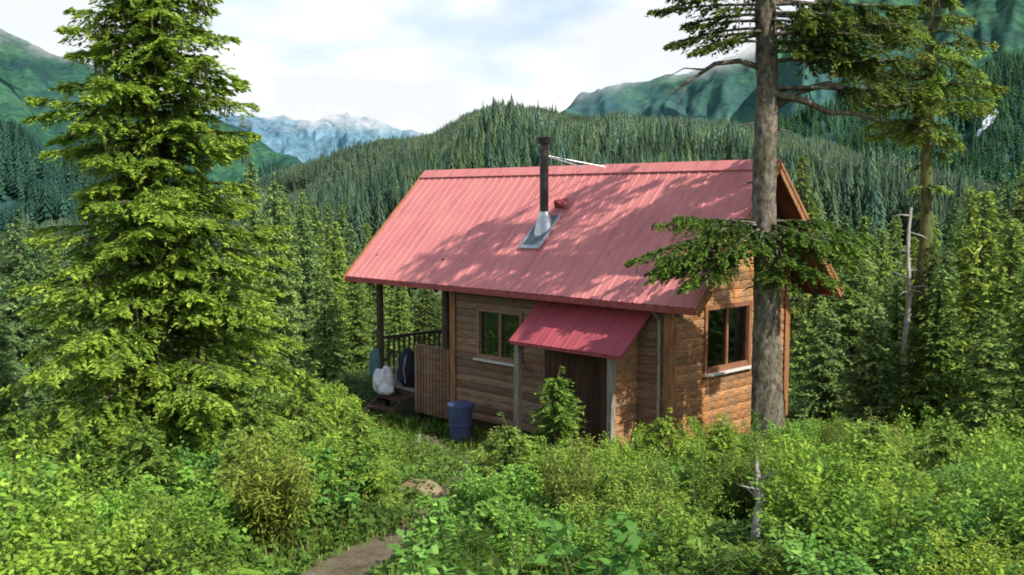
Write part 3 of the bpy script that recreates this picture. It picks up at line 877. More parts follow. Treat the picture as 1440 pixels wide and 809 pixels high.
    # rake boards (double, gable ends)
    for x, s in ((X1R, 1), (X0R, -1)):
        for side in (-1, 1):
            ye = -EAVE_O - 0.02 if side < 0 else WID + EAVE_O + 0.02
            mb = MB()
            x1 = x + s * 0.014
            mb.bar((x1, ye, EAVE_Z - 0.085), (x1, WID / 2, RIDGE_Z - 0.065), 0.028, 0.15, up=(0, 0, 1))
            mb.bar((x1 + s * 0.016, ye, EAVE_Z - 0.015), (x1 + s * 0.016, WID / 2, RIDGE_Z + 0.005), 0.028, 0.06, up=(0, 0, 1))
            mb.build('rake_board', M['trim'], rf)
    # --- stove pipe
    def on_roof(px, py):
        d = ray(px, py); o = np.array([0, 0, CAMZ])
        dl = np.array([d[:2] @ UX, d[:2] @ UY, d[2]]); ol = np.array([(o[:2] - CORNER) @ UX, (o[:2] - CORNER) @ UY, o[2]])
        nn = np.array([0, -SLOPE, 1.0]); p0 = np.array([0, -EAVE_O, EAVE_Z])
        t = ((p0 - ol) @ nn) / (dl @ nn)
        return ol + dl * t
    c = on_roof(762, 326)
    cx, cy = c[0], c[1] + 0.06
    cz = EAVE_Z + SLOPE * (cy + EAVE_O)
    sd = np.array([0, 1.0, SLOPE]); sd /= np.linalg.norm(sd); nr = np.array([0, -SLOPE, 1.0]); nr /= np.linalg.norm(nr)
    ptop = cz + 1.62
    mb = MB()
    mb.tube([(cx, cy, cz - 0.1), (cx, cy, ptop)], [0.085, 0.085], 20); mb.tube([(cx, cy, cz + 0.62), (cx, cy, cz + 0.65)], [0.091, 0.091], 20)
    mb.tube([(cx, cy, cz + 1.12), (cx, cy, cz + 1.15)], [0.091, 0.091], 20)
    ch = mb.build('stove_pipe', M['pipe'], cab, smooth=False)
    mb = MB(); mb.tube([(cx, cy, ptop), (cx, cy, ptop + 0.03), (cx, cy, ptop + 0.13), (cx, cy, ptop + 0.15), (cx, cy, ptop + 0.17)], [0.085, 0.125, 0.135, 0.115, 0.02], 20)
    mb.build('pipe_cap', M['pipe'], ch)
    # cone flashing
    mb = MB()
    bot = []; top = []
    for k in range(20):
        th = 2 * math.pi * k / 20
        p = np.array([cx, cy, cz]) + np.array([1, 0, 0]) * 0.19 * math.cos(th) + sd * (0.24 * math.sin(th)) + nr * 0.045
        bot.append(p); top.append(np.array([cx + 0.092 * math.cos(th), cy + 0.092 * math.sin(th), cz + 0.33]))
    mb.add(bot + top, [(k, (k + 1) % 20, 20 + (k + 1) % 20, 20 + k) for k in range(20)])
    mb.build('flashing_cone', M['galv'], ch, smooth=True)
    mb = MB(); mb2 = MB()
    def plate(m, a, b, v0, v1, h0, h1):
        V = []
        for h in (h0, h1):
            for v in (v0, v1):
                for u in (a, b): V.append(np.array([cx + u, cy, cz]) + sd * v + nr * h)
        m.add(V, [(0, 2, 3, 1), (4, 5, 7, 6), (0, 1, 5, 4), (2, 6, 7, 3), (0, 4, 6, 2), (1, 3, 7, 5)])
    plate(mb, -0.25, 0.25, -0.50, 0.32, 0.034, 0.042)
    mb.build('flashing_plate', M['flash'], ch)
    plate(mb2, -0.27, 0.27, -0.57, -0.49, 0.030, 0.058); plate(mb2, 0.22, 0.28, -0.485, 0.35, 0.030, 0.056); plate(mb2, -0.28, -0.24, -0.485, 0.35, 0.030, 0.05)
    mb2.build('flashing_border', M['galv'], ch)
    # brace rods back to the ridge
    mb = MB()
    for dx in (0.62, 0.05):
        mb.tube([(cx, cy, cz + 1.42), (cx + dx, WID / 2 - 0.10, RIDGE_Z + 0.0)], [0.013, 0.013], 6)
    mb.build('brace_rod', M['galv'], ch)
    # snow splitter: small red wedge upslope of the pipe
    mb = MB(); q = np.array([cx + 0.12, cy, cz]) + sd * 0.52
    a = q + nr * 0.035 + sd * 0.30; b = q + np.array([-0.16, 0, 0]) + nr * 0.035; c2 = q + np.array([0.16, 0, 0]) + nr * 0.035
    e = q + nr * 0.28 - sd * 0.03
    mb.add([a, b, c2, e], [(0, 1, 3), (0, 3, 2), (1, 2, 3), (0, 2, 1)])
    mb.build('snow_splitter', M['trimred'], rf)
    # --- lean-to shelter against the long wall
    sx0, sx1 = -3.0, -0.36; so = 0.86; szt, szb = 3.02, 2.34
    mb = MB(); roof_sheet(mb, sx0, sx1, -so, szb, -0.05, szt, 0.24, 0.007, 0.03)
    sh = mb.build('lean_to', M['roof2'], cab)
    mb = MB()
    V = []
    for dz in (-0.015, -0.06): V += [(sx0 + .015, -so + 0.01, szb + dz), (sx1 - .015, -so + 0.01, szb + dz), (sx1 - .015, -0.05, szt + dz), (sx0 + .015, -0.05, szt + dz)]
    mb.add(V, [(0, 1, 2, 3), (7, 6, 5, 4), (0, 4, 5, 1), (1, 5, 6, 2), (3, 2, 6, 7), (0, 3, 7, 4)])
    mb.build('roof_deck', M['trimred'], sh)
    px0, px1, pyy = -2.92, -0.69, -0.70
    for x in (px0, px1):
        mb = MB(); zt = szb + (so + pyy) * (szt - szb) / (so - 0.05) - 0.07
        mb.box(x - 0.055, x + 0.055, pyy - 0.055, pyy + 0.055, 0.0, zt); mb.build('post', M['grey'], sh, bevel=0.006)
    mb = MB(); mb.box(px0 + 0.057, px1 - 0.057, pyy - 0.035, pyy + 0.035, szb - 0.07, szb + 0.04); mb.build('beam', M['dark'], sh)
    # side wall of the lean-to (sunlit)
    mb = MB()
    z = 0.30; rr = np.random.default_rng(4)
    while z < 2.82:
        zt = z + 0.14
        yend = -0.05 if zt < 2.3 else -0.05
        yst = pyy + 0.058
        lim = -0.86 + (zt + 0.07 - szb) * (so - 0.05) / (szt - szb)
        ys = max(yst, lim)
        if ys < yend - 0.05:
            c = rr.uniform(0.7, 1.1)
            V = []
            for y in (ys, yend):
                V += [(px1 - 0.02, y, z), (px1 + 0.045, y, z), (px1 + 0.022, y, zt - 0.004), (px1 - 0.02, y, zt - 0.004)]
            mb.add(V, [(3, 2, 1, 0), (4, 5, 6, 7), (0, 1, 5, 4), (1, 2, 6, 5), (2, 3, 7, 6), (3, 0, 4, 7)], (c, c, c))
        z = zt
    mb.build('side_wall', M['logs'], sh)
    # red boarded front set back under the lean-to
    mb = MB(); x = px0 + 0.30; rr = np.random.default_rng(5)
    while x < px1 - 0.1:
        c = rr.uniform(0.35, 0.65)  # boards darkened: shade of the recess put into their colour
        mb.box(x, min(x + 0.15, px1 - 0.04) - 0.006, -0.30, -0.27, 0.30, 2.45, (c, c * 1.3, c * 1.1)); x += 0.15
    mb.build('front_boards', M['redwood'], sh)
    mb = MB()
    for k in range(14):
        c = rr.uniform(0.7, 1.15)
        mb.box(px0 + 0.26, px0 + 0.295, -0.30 if k else -0.302, -0.05, 0.30 + k * 0.15, 0.30 + (k + 1) * 0.15 - 0.005, (c, c, c))
    mb.build('side_wall', M['logs_side'], sh)
    # downpipe beside the corner
    mb = MB(); mb.tube([(-0.16, -0.11, 0.1), (-0.16, -0.11, 2.9), (-0.16, -0.30, 3.06)], [0.028] * 3, 10); mb.build('downpipe', M['grey'], cab, smooth=False)
    # --- porch
    pf = 0.80; xe = -8.12
    mb = MB(); k = 0; x = xe - 0.05
    while x < -LEN - 0.08:
        mb.box(x, x + 0.136, -0.06, WID + 0.06, pf - 0.04, pf, (RNG.uniform(.8, 1.1),) * 3); x += 0.14
    po = mb.build('porch', M['grey'], cab)
    mb = MB()
    for y in (0.0, WID / 2, WID): mb.bar((xe, y, pf - 0.12), (-LEN - 0.08, y, pf - 0.12), 0.07, 0.15)
    for x in (xe + 0.1, -6.8):
        for y in (0.1, WID - 0.1): mb.box(x - 0.08, x + 0.08, y - 0.08, y + 0.08, -0.1, pf - 0.2)
    mb.build('joists', M['dark'], po)
    for (x, y) in ((xe + 0.05, 0.02), (-LEN - 0.30, 0.02), (xe + 0.05, WID - 0.02)):
        mb = MB(); mb.tube([(x, y, pf), (x, y, roof_z(0) - 0.02)], [0.085, 0.075], 10); mb.build('post', M['dark'], po)
    # plate beams over the posts
    mb = MB()
    for y in (0.02, WID - 0.02): mb.box(X0R + 0.1, -LEN - 0.09, y - 0.06, y + 0.06, roof_z(0) - 0.22, roof_z(0) - 0.08)
    mb.build('plate_beam', M['trim'], po)
    # end rail
    mb = MB()
    mb.bar((xe + 0.05, 0.1, pf + 1.0), (xe + 0.05, WID - 0.1, pf + 1.0), 0.09, 0.06); mb.bar((xe + 0.05, 0.1, pf + 0.15), (xe + 0.05, WID - 0.1, pf + 0.15), 0.06, 0.06)
    y = 0.25
    while y < WID - 0.15: mb.box(xe + 0.03, xe + 0.07, y - 0.018, y + 0.018, pf + 0.16, pf + 0.98); y += 0.15
    mb.build('railing', M['dark'], po)
    mb = MB(); mb.bar((-6.75, 0.02, pf + 0.98), (-LEN - 0.1, 0.02, pf + 0.98), 0.08, 0.05)
    x = -6.72
    while x < -LEN - 0.1:
        c = RNG.uniform(0.75, 1.1)
        mb.box(x, x + 0.075, -0.085, -0.062, 0.34, pf + 1.0 + RNG.uniform(-.02, .02), (c, c * .95, c * .9)); x += 0.105
    mb.build('railing', M['logs_side'], po)
    # steps
    mb = MB()
    for k in range(3):
        mb.box(-7.75, -6.85, -0.36 - 0.28 * k, -0.09 - 0.28 * k, pf - 0.20 * (k + 1) - 0.045, pf - 0.20 * (k + 1), (1.2, 1.0, 0.95))
    for x in (-7.72, -6.90):
        mb.bar((x, -0.10, pf - 0.20), (x, -0.95, 0.08), 0.05, 0.18)
    mb.build('steps', M['dark'], po)
    return cab

def loc(lx, ly, z):
    p = CORNER + UX * lx + UY * ly
    return (float(p[0]), float(p[1]), z)

# ------------------------------------------------------------------ things round the cabin
def blob(center, r, seed, amp=0.18, n=20, m=14, flat=0.0):
    V = []; Fc = []
    for i in range(m + 1):
        ph = math.pi * i / m
        for k in range(n):
            th = 2 * math.pi * k / n
            d = np.array([math.sin(ph) * math.cos(th), math.sin(ph) * math.sin(th), math.cos(ph)])
            s = 1 + amp * float(fbm(d[0] * 1.8 + d[2] * 1.1 + seed, d[1] * 1.8 - d[2] + seed, seed, 3)) * 2
            p = np.array(center) + d * np.array(r) * s
            if p[2] < flat: p[2] = flat
            V.append(p)
    for i in range(m):
        for k in range(n):
            k2 = (k + 1) % n
            Fc.append((i * n + k, (i + 1) * n + k, (i + 1) * n + k2, i * n + k2))
    return V, Fc

def make_things():
    # blue barrel with a lid
    p = loc(-4.62, -0.62, 0); z = gz(p[0], p[1])
    o = empty('storage_bin', (p[0], p[1], z), 0.2, 'tall blue plastic bin with a lid, on the grass against the log wall', 'bin')
    mb = MB(); pr = [(0, 0.19), (0.02, 0.205), (0.30, 0.225), (0.31, 0.235), (0.34, 0.235), (0.35, 0.228), (0.68, 0.25)]
    mb.tube([(0, 0, h) for h, r in pr], [r for h, r in pr], 28); mb.build('body', M['blue'], o, smooth=False)
    mb = MB(); pr = [(0.665, 0.268), (0.73, 0.272), (0.75, 0.25), (0.765, 0.12), (0.77, 0.02)]
    mb.tube([(0, 0, h) for h, r in pr], [r for h, r in pr], 28); mb.build('lid', M['blue'], o)
    mb = MB()
    for s in (-1, 1):
        mb = MB(); mb.tube([(s * 0.235, -0.06, 0.56), (s * 0.285, -0.05, 0.53), (s * 0.285, 0.05, 0.53), (s * 0.235, 0.06, 0.56)], [0.012] * 4, 6)
        mb.build('handle', M['blue'], o)
    # navy pack standing on the porch, behind the opening
    p = loc(-7.16, 0.10, 0.80)
    o = empty('backpack', p, ROT, 'dark navy backpack standing on the porch beside the picket railing', 'backpack')
    V, Fc = blob((0, 0, 0.40), (0.27, 0.19, 0.44), 3, 0.10); mb = MB(); mb.add(V, Fc); mb.build('body', M['navy'], o, smooth=True)
    V, Fc = blob((0, -0.17, 0.28), (0.19, 0.10, 0.20), 5, 0.10); mb = MB(); mb.add(V, Fc); mb.build('front_pocket', M['navy'], o, smooth=True)
    mb = MB()
    for s in (-1, 1): mb.tube([(s * 0.13, -0.17, 0.72), (s * 0.15, -0.26, 0.45), (s * 0.14, -0.20, 0.12)], [0.018] * 3, 6)
    mb.build('straps', M['grey'], o)
    # white cloth bundle on the top step
    p = loc(-7.72, -0.16, 0.62)
    V1, F1 = blob((0, 0, 0.26), (0.24, 0.20, 0.33), 11, 0.24, 26, 18); V2, F2 = blob((0.22, -0.10, 0.10), (0.20, 0.15, 0.15), 12, 0.25, 22, 14)
    mb = MB(); mb.add(V1, F1); mb.add(V2, F2)
    o = mb.build('cloth_bundle', M['cloth'], None, smooth=True); o.location = p; o.rotation_euler = (0, 0, ROT)
    tag(o, 'crumpled white cloth bundle slumped on the top porch step', 'cloth bundle')
    # teal garment on the porch post
    p = loc(-8.07, -0.12, 0.80)
    mb = MB(); V, Fc = blob((0, 0, 0.42), (0.15, 0.07, 0.34), 21, 0.25, 22, 16); mb.add(V, Fc)
    V, Fc = blob((-0.14, -0.02, 0.40), (0.06, 0.05, 0.28), 23, 0.2, 14, 12); mb.add(V, Fc)
    o = mb.build('jacket', M['teal'], None, smooth=True); o.location = p; o.rotation_euler = (0, 0, ROT)
    tag(o, 'faded teal jacket hanging against the outer porch post', 'jacket')
    # tan rock by the path, and a pale stake
    h = ground_hit(592, 697)
    mb = MB(); V, Fc = blob((0, 0, 0.05), (0.26, 0.20, 0.15), 34, 0.12); mb.add(V, Fc)
    o = mb.build('rock', M['stone'], None, smooth=False); o.location = (h[0], h[1], gz(h[0], h[1]) - 0.02)
    tag(o, 'tan boulder beside the bend of the footpath', 'rock')
    h = ground_hit(588, 636)
    mb = MB(); mb.bar((0, 0, -0.1), (0.02, 0, 0.28), 0.05, 0.04); mb.add([(0.0, -.02, .28), (.045, -.02, .28), (.045, .02, .28), (0., .02, .28), (.022, 0, .33)], [(0, 1, 4), (1, 2, 4), (2, 3, 4), (3, 0, 4)])
    o = mb.build('stake', M['grey'], None); o.location = (h[0], h[1], gz(h[0], h[1]))
    tag(o, 'short pale wooden stake in the grass near the porch steps', 'stake')

# ------------------------------------------------------------------ trees
def tree_obj(name, loc_, crown, wood, leafmat, barkmat, label, group=None, cat='tree'):
    o = empty(name, loc_, 0, label, cat, group)
    V, Fc, C = crown
    build('crown', V, Fc, leafmat, o, C)
    build('trunk', wood.V, wood.F, barkmat, o, smooth=True)
    return o

def copy_tree(o, loc_, rz, s, label=None, group=None, kids=None):
    c = o.copy(); COL.objects.link(c); c.location = loc_; c.rotation_euler = (0, 0, rz); c.scale = s
    if label: c['label'] = label
    if group: c['group'] = group
    for ch in (kids or o.children):
        d = ch.copy(); COL.objects.link(d); d.parent = c
    return c

def make_left_spruce():
    Y = 12.0
    b = at(228, 600, Y); x = b[0]; z0 = gz(x, Y)
    H = 10.0 - z0
    def rf(f, az):
        z = z0 + f * H
        r = np.interp(z, [1.2, 2.3, 3.0, 3.6, 4.3, 4.9, 5.3, 5.7, 6.1, 6.6, 7.2, 8.0, 9.2, 10], [2.15, 2.05, 1.9, 1.72, 1.50, 1.30, 1.08, 1.12, 1.30, 1.05, 0.78, 0.56, 0.32, 0.06])
        return r
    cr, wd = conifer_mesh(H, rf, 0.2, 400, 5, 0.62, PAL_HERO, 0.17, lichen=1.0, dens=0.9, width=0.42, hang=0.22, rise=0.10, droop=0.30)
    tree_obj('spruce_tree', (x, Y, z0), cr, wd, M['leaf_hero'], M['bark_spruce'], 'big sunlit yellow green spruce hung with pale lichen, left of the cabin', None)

def make_tall_tree():
    Y = 15.4
    b = at(1078, 600, Y); x0 = b[0]; z0 = gz(x0, Y)
    rng = np.random.default_rng(12)
    top = 11.6
    def tx(z): return np.interp(z, [z0, 2, 4.5, 8, top], [x0 + 0.02, x0, at(1076, 300, Y)[0], at(1078, 10, Y)[0], at(1078, 10, Y)[0] + 0.1])
    zs = np.concatenate([[z0 - 0.2, z0, z0 + 0.3], np.linspace(z0 + 0.8, top, 26)])
    rr = np.interp(zs, [z0 - 0.2, z0, z0 + 0.3, 2.0, 4.6, 8.0, top], [0.34, 0.29, 0.265, 0.232, 0.176, 0.15, 0.03])
    o = empty('conifer_tree', (x0, Y, z0), 0, 'tall conifer with a thick bare trunk standing in front of the gable window', 'tree')
    L = lambda p: np.asarray(p, float) - np.array([x0, Y, z0])
    zz = np.linspace(z0 - 0.2, top, 190); nn = 34
    V, Fc = tube([L((tx(z) + 0.014 * math.sin(z * 2.1), Y + 0.014 * math.cos(z * 1.7), z)) for z in zz], np.interp(zz, zs, rr), nn, True)
    V = np.array(V); ax = V.reshape(len(zz), nn, 3).mean(1, keepdims=True)
    th = np.arange(nn)[None] * 6.283 / nn; cx_, sx_ = np.cos(th), np.sin(th)
    rel = V.reshape(len(zz), nn, 3) - ax
    bump = 0.17 * fbm(cx_ * 5 + 9, sx_ * 5 + zz[:, None] * 2.2, 3, 4) + 0.14 * fbm(cx_ * 1.4, sx_ * 1.4 + zz[:, None] * 1.1, 8, 3)
    flare = 1 + 0.35 * np.clip(1 - (zz - z0) / 0.9, 0, 1)[:, None] ** 2 * (0.5 + 0.5 * np.sin(th * 4 + 0.7))
    V = (ax + rel * ((1 + bump) * flare)[..., None]).reshape(-1, 3)
    wood = MB(); wood.add(V, Fc)
    cr = Crown(); bw = MB()
    def B(z, az, ln, rise, droop, width=0.42, q=0.8, lich=0.5, start=0.15, dens=1.0, r0=0.03, up=0.0, hang=0.25, pal=PAL_TALL):
        bough(cr, bw, L((tx(z), Y, z)), rad(az), ln, rise, droop, rng, width=width, q=q, start=start, palette=pal, r0=r0, lichen=lich, dens=dens, upturn=up, hang=hang)
    # low skirt of boughs, azimuth 0 = right, 180 = left, 270 = towards the camera
    for az, ln, z, ri, dr in ((182, 2.05, 4.40, 0.02, 0.22), (200, 1.9, 4.45, 0.02, 0.28), (160, 1.7, 4.5, 0.05, 0.20), (225, 1.3, 4.35, 0.0, 0.3), (172, 1.6, 4.25, -.02, 0.25), (210, 1.6, 4.2, -.05, 0.3),
                              (250, 0.9, 4.4, 0.0, 0.3), (280, 0.8, 4.4, 0, 0.3), (310, 1.0, 4.45, 0.0, 0.25), (335, 1.5, 4.4, 0.02, 0.15), (355, 1.7, 4.45, 0.03, 0.15), (10, 1.6, 4.4, 0.0, 0.18), (190, 1.8, 4.3, 0.0, 0.3),
                              (30, 1.3, 4.5, 0.05, 0.2), (130, 1.2, 4.5, 0.05, 0.2), (265, 0.65, 3.95, -.1, 0.3), (345, 1.3, 4.25, -.03, 0.2), (178, 1.7, 4.12, -.05, 0.35), (215, 1.3, 4.05, -.1, 0.3), (195, 1.9, 4.48, 0.0, 0.32),
                              (322, 1.2, 4.15, -.05, 0.25), (300, 0.8, 3.75, -.1, 0.3), (350, 1.5, 4.10, -.05, 0.22), (185, 1.4, 4.5, 0.08, 0.15), (205, 1.2, 4.5, 0.08, 0.15), (5, 1.2, 4.5, .08, .15)):
        B(z + rng.normal(0, 0.07), az, ln * rng.uniform(0.85, 1.08), ri + rng.normal(0, 0.05), dr + rng.normal(0, 0.08), 0.40, 0.68, 0.2, 0.16, 0.95, 0.022, pal=PAL_LOW, hang=0.42)
    # upper left boughs
    for az, ln, z, ri, dr in ((178, 1.75, 7.85, 0.05, 0.10), (192, 1.6, 7.95, 0.05, 0.1), (170, 1.5, 7.50, 0.02, 0.18), (185, 1.55, 7.42, 0.0, 0.15), (200, 1.3, 7.3, 0.05, 0.25), (150, 1.2, 7.4, 0.05, 0.2),
                              (230, 0.9, 7.45, 0, 0.3), (285, 0.8, 7.3, 0, 0.4), (300, 0.9, 7.6, 0, 0.3), (188, 1.2, 7.6, 0.1, 0.2), (165, 1.3, 7.7, .1, .2), (210, 1.0, 7.75, .1, .2)):
        B(z, az, ln, ri, dr, 0.32, 0.72, 0.5, 0.25, 0.8, 0.026)
    # right limbs: long, sinuous, mossy, hung with tufts; they carry short side boughs
    for az, ln, z, ri, dr, st in ((5, 2.3, 6.55, 0.20, 0.30, 0.5), (-12, 2.4, 6.6, 0.02, 0.10, 0.45), (20, 2.0, 7.3, 0.08, 0.15, 0.2), (-25, 1.9, 7.4, 0.05, 0.2, 0.2), (0, 2.1, 7.7, 0.0, 0.12, 0.15), (15, 2.3, 7.9, 0.05, 0.2, 0.15),
                                  (-10, 1.9, 7.15, 0.1, 0.25, 0.25), (40, 1.5, 7.6, 0.05, 0.2, 0.2), (-40, 1.3, 7.7, 0.0, 0.2, 0.25), (-5, 2.2, 7.5, 0.05, 0.12, 0.25), (8, 1.7, 7.0, 0.12, 0.2, 0.3), (-18, 2.2, 7.85, 0.02, 0.15, 0.15)):
        B(z, az, ln, ri, dr, 0.38, 0.78, 2.2, st, 0.9, 0.034, up=0.06, hang=0.5)
        d = np.array([math.cos(rad(az)), math.sin(rad(az)), 0])
        for q in range(4):
            t = rng.uniform(st, 1.0)
            p = L((tx(z), Y, z)) + d * ln * t + np.array([0, 0, ln * (ri * t - dr * t * t)])
            bough(cr, bw, p, rad(az + rng.choice([-1, 1]) * rng.uniform(20, 80)), rng.uniform(0.3, 0.65), rng.uniform(-0.2, 0.35), rng.uniform(0.2, 0.6), rng, width=0.22, q=0.78, start=0.05, palette=PAL_TALL, r0=0.012, lichen=0.8, hang=0.5)
    for zz, pts_ in ((0, ((1090, 150), (1125, 128), (1165, 118), (1200, 128), (1232, 150), (1262, 148), (1290, 140))), (1, ((1090, 132), (1130, 142), (1165, 158), (1205, 160), (1240, 172), (1262, 168)))):
        bw.tube([L(at(px, py, Y - 0.1 * zz)) for px, py in pts_], np.linspace(0.062, 0.016, len(pts_)), 8)
    # bare dead limb on the left
    pts = [at(1068, 95, Y), at(1040, 86, Y), at(1005, 90, Y - 0.1), at(972, 112, Y - 0.15), at(945, 130, Y - 0.2), at(930, 152, Y - 0.2)]
    bw.tube([L(p) for p in pts], [0.05, 0.042, 0.035, 0.024, 0.014, 0.006], 7)
    bw.tube([L(p) for p in (at(990, 98, Y - .12), at(962, 96, Y - .2), at(940, 108, Y - .25))], [0.018, 0.01, 0.005], 5)
    bw.tube([L(p) for p in (at(970, 113, Y - .15), at(955, 140, Y - .1), at(950, 165, Y - .1))], [0.014, 0.008, 0.004], 5)
    # stub branches
    for z, az in ((5.2, 175), (5.6, 20), (6.1, 190), (3.6, 200), (6.0, 330)):
        p0 = L((tx(z), Y, z)); d = np.array([math.cos(rad(az)), math.sin(rad(az)), -0.15])
        bw.tube([p0, p0 + d * 0.30, p0 + d * 0.42 + np.array([0, 0, -.04])], [0.022, 0.014, 0.005], 5)
    # crown above the frame (shades the roof)
    az = 0
    for z in np.linspace(8.15, 11.3, 30):
        az += 137.5 + rng.normal(0, 15)
        B(z, az, np.interp(z, [8, 9.6, 11.4], [1.9, 1.4, 0.4]) * rng.uniform(0.7, 1.2), 0.05, 0.22, 0.36, 1.1, 0.0, 0.15, 0.8, 0.025)
    Vc, Fc, C = cr.arrays()
    build('crown', Vc, Fc, M['leaf_hero'], o, C)
    wood.add(bw.V, bw.F)
    build('trunk', wood.V, wood.F, M['bark_tall'], o, smooth=True)

def make_mossy_tree():
    Y = 19.5
    x0 = at(1298, 400, Y)[0]; z0 = gz(x0, Y)
    rng = np.random.default_rng(31)
    o = empty('conifer_tree', (x0, Y, z0), 0, 'mossy trunked conifer with a flat tufted top, right of the tall tree', 'tree')
    top = at(1298, -60, Y)[2]
    zs = np.linspace(-0.2, top - z0, 18)
    V, Fc = tube([(0.03 * math.sin(z * 2), 0, z) for z in zs], [0.20 * (1 - 0.85 * max(z, 0) / (top - z0)) for z in zs], 12, True, 0.06, rng)
    cr = Crown(); bw = MB(); bw.add(V, Fc)
    zt = lambda py: at(1298, py, Y)[2] - z0
    for k in range(86):
        py = rng.uniform(-55, 190); az = rng.random() * 360
        f = py
        ln = np.interp(f, [-60, -10, 50, 95, 130, 165, 190], [0.25, 0.6, 1.15, 1.5, 1.25, 1.35, 0.7]) * rng.uniform(0.55, 1.15)
        if math.cos(rad(az)) < 0: ln *= 1.15
        bough(cr, bw, (0, 0, zt(py + 12)), rad(az), ln, 0.14 + rng.normal(0, .1), 0.24 + rng.normal(0, .08), rng, width=0.30, q=0.85, start=0.25, palette=PAL_HERO if rng.random() < .5 else PAL_TALL, r0=0.028, lichen=2.4, dens=0.8, hang=0.5)
    for k in range(6):
        bough(cr, bw, (0, 0, zt(rng.uniform(200, 330))), rng.random() * 6.28, rng.uniform(0.3, 0.6), 0.0, 0.3, rng, width=0.2, q=1.1, start=0.3, palette=PAL_MID, r0=0.015, lichen=1.0)
    Vc, Fc, C = cr.arrays()
    build('crown', Vc, Fc, M['leaf_hero'], o, C); build('trunk', bw.V, bw.F, M['bark_moss'], o, smooth=True)
    # dead grey snag in front of it
    Y = 18.6; x0 = at(1277, 400, Y)[0]; z0 = gz(x0, Y)
    o = empty('dead_tree', (x0, Y, z0), 0, 'broken grey dead snag beside the mossy trunked conifer', 'dead tree')
    top = at(1277, 292, Y)[2] - z0
    zs = np.linspace(-0.2, top, 12)
    V, Fc = tube([(0.03 * math.sin(z * 3), 0.0, z) for z in zs], [0.085 * (1 - 0.75 * max(z, 0) / top) for z in zs], 9, True, 0.12, rng)
    build('trunk', V, Fc, M['snag'], o, smooth=True)
    mb = MB()
    for k in range(12):
        z = top * rng.uniform(0.55, 0.97); a = rng.random() * 6.28; l = rng.uniform(0.15, 0.5)
        d = np.array([math.cos(a), math.sin(a), rng.uniform(-.3, .4)])
        mb = MB(); mb.tube([(0, 0, z), np.array([0, 0, z]) + d * l * .6, np.array([0, 0, z - 0.05]) + d * l], [0.02, 0.013, 0.004], 5)
        mb.build('branch', M['snag'], o, smooth=True)

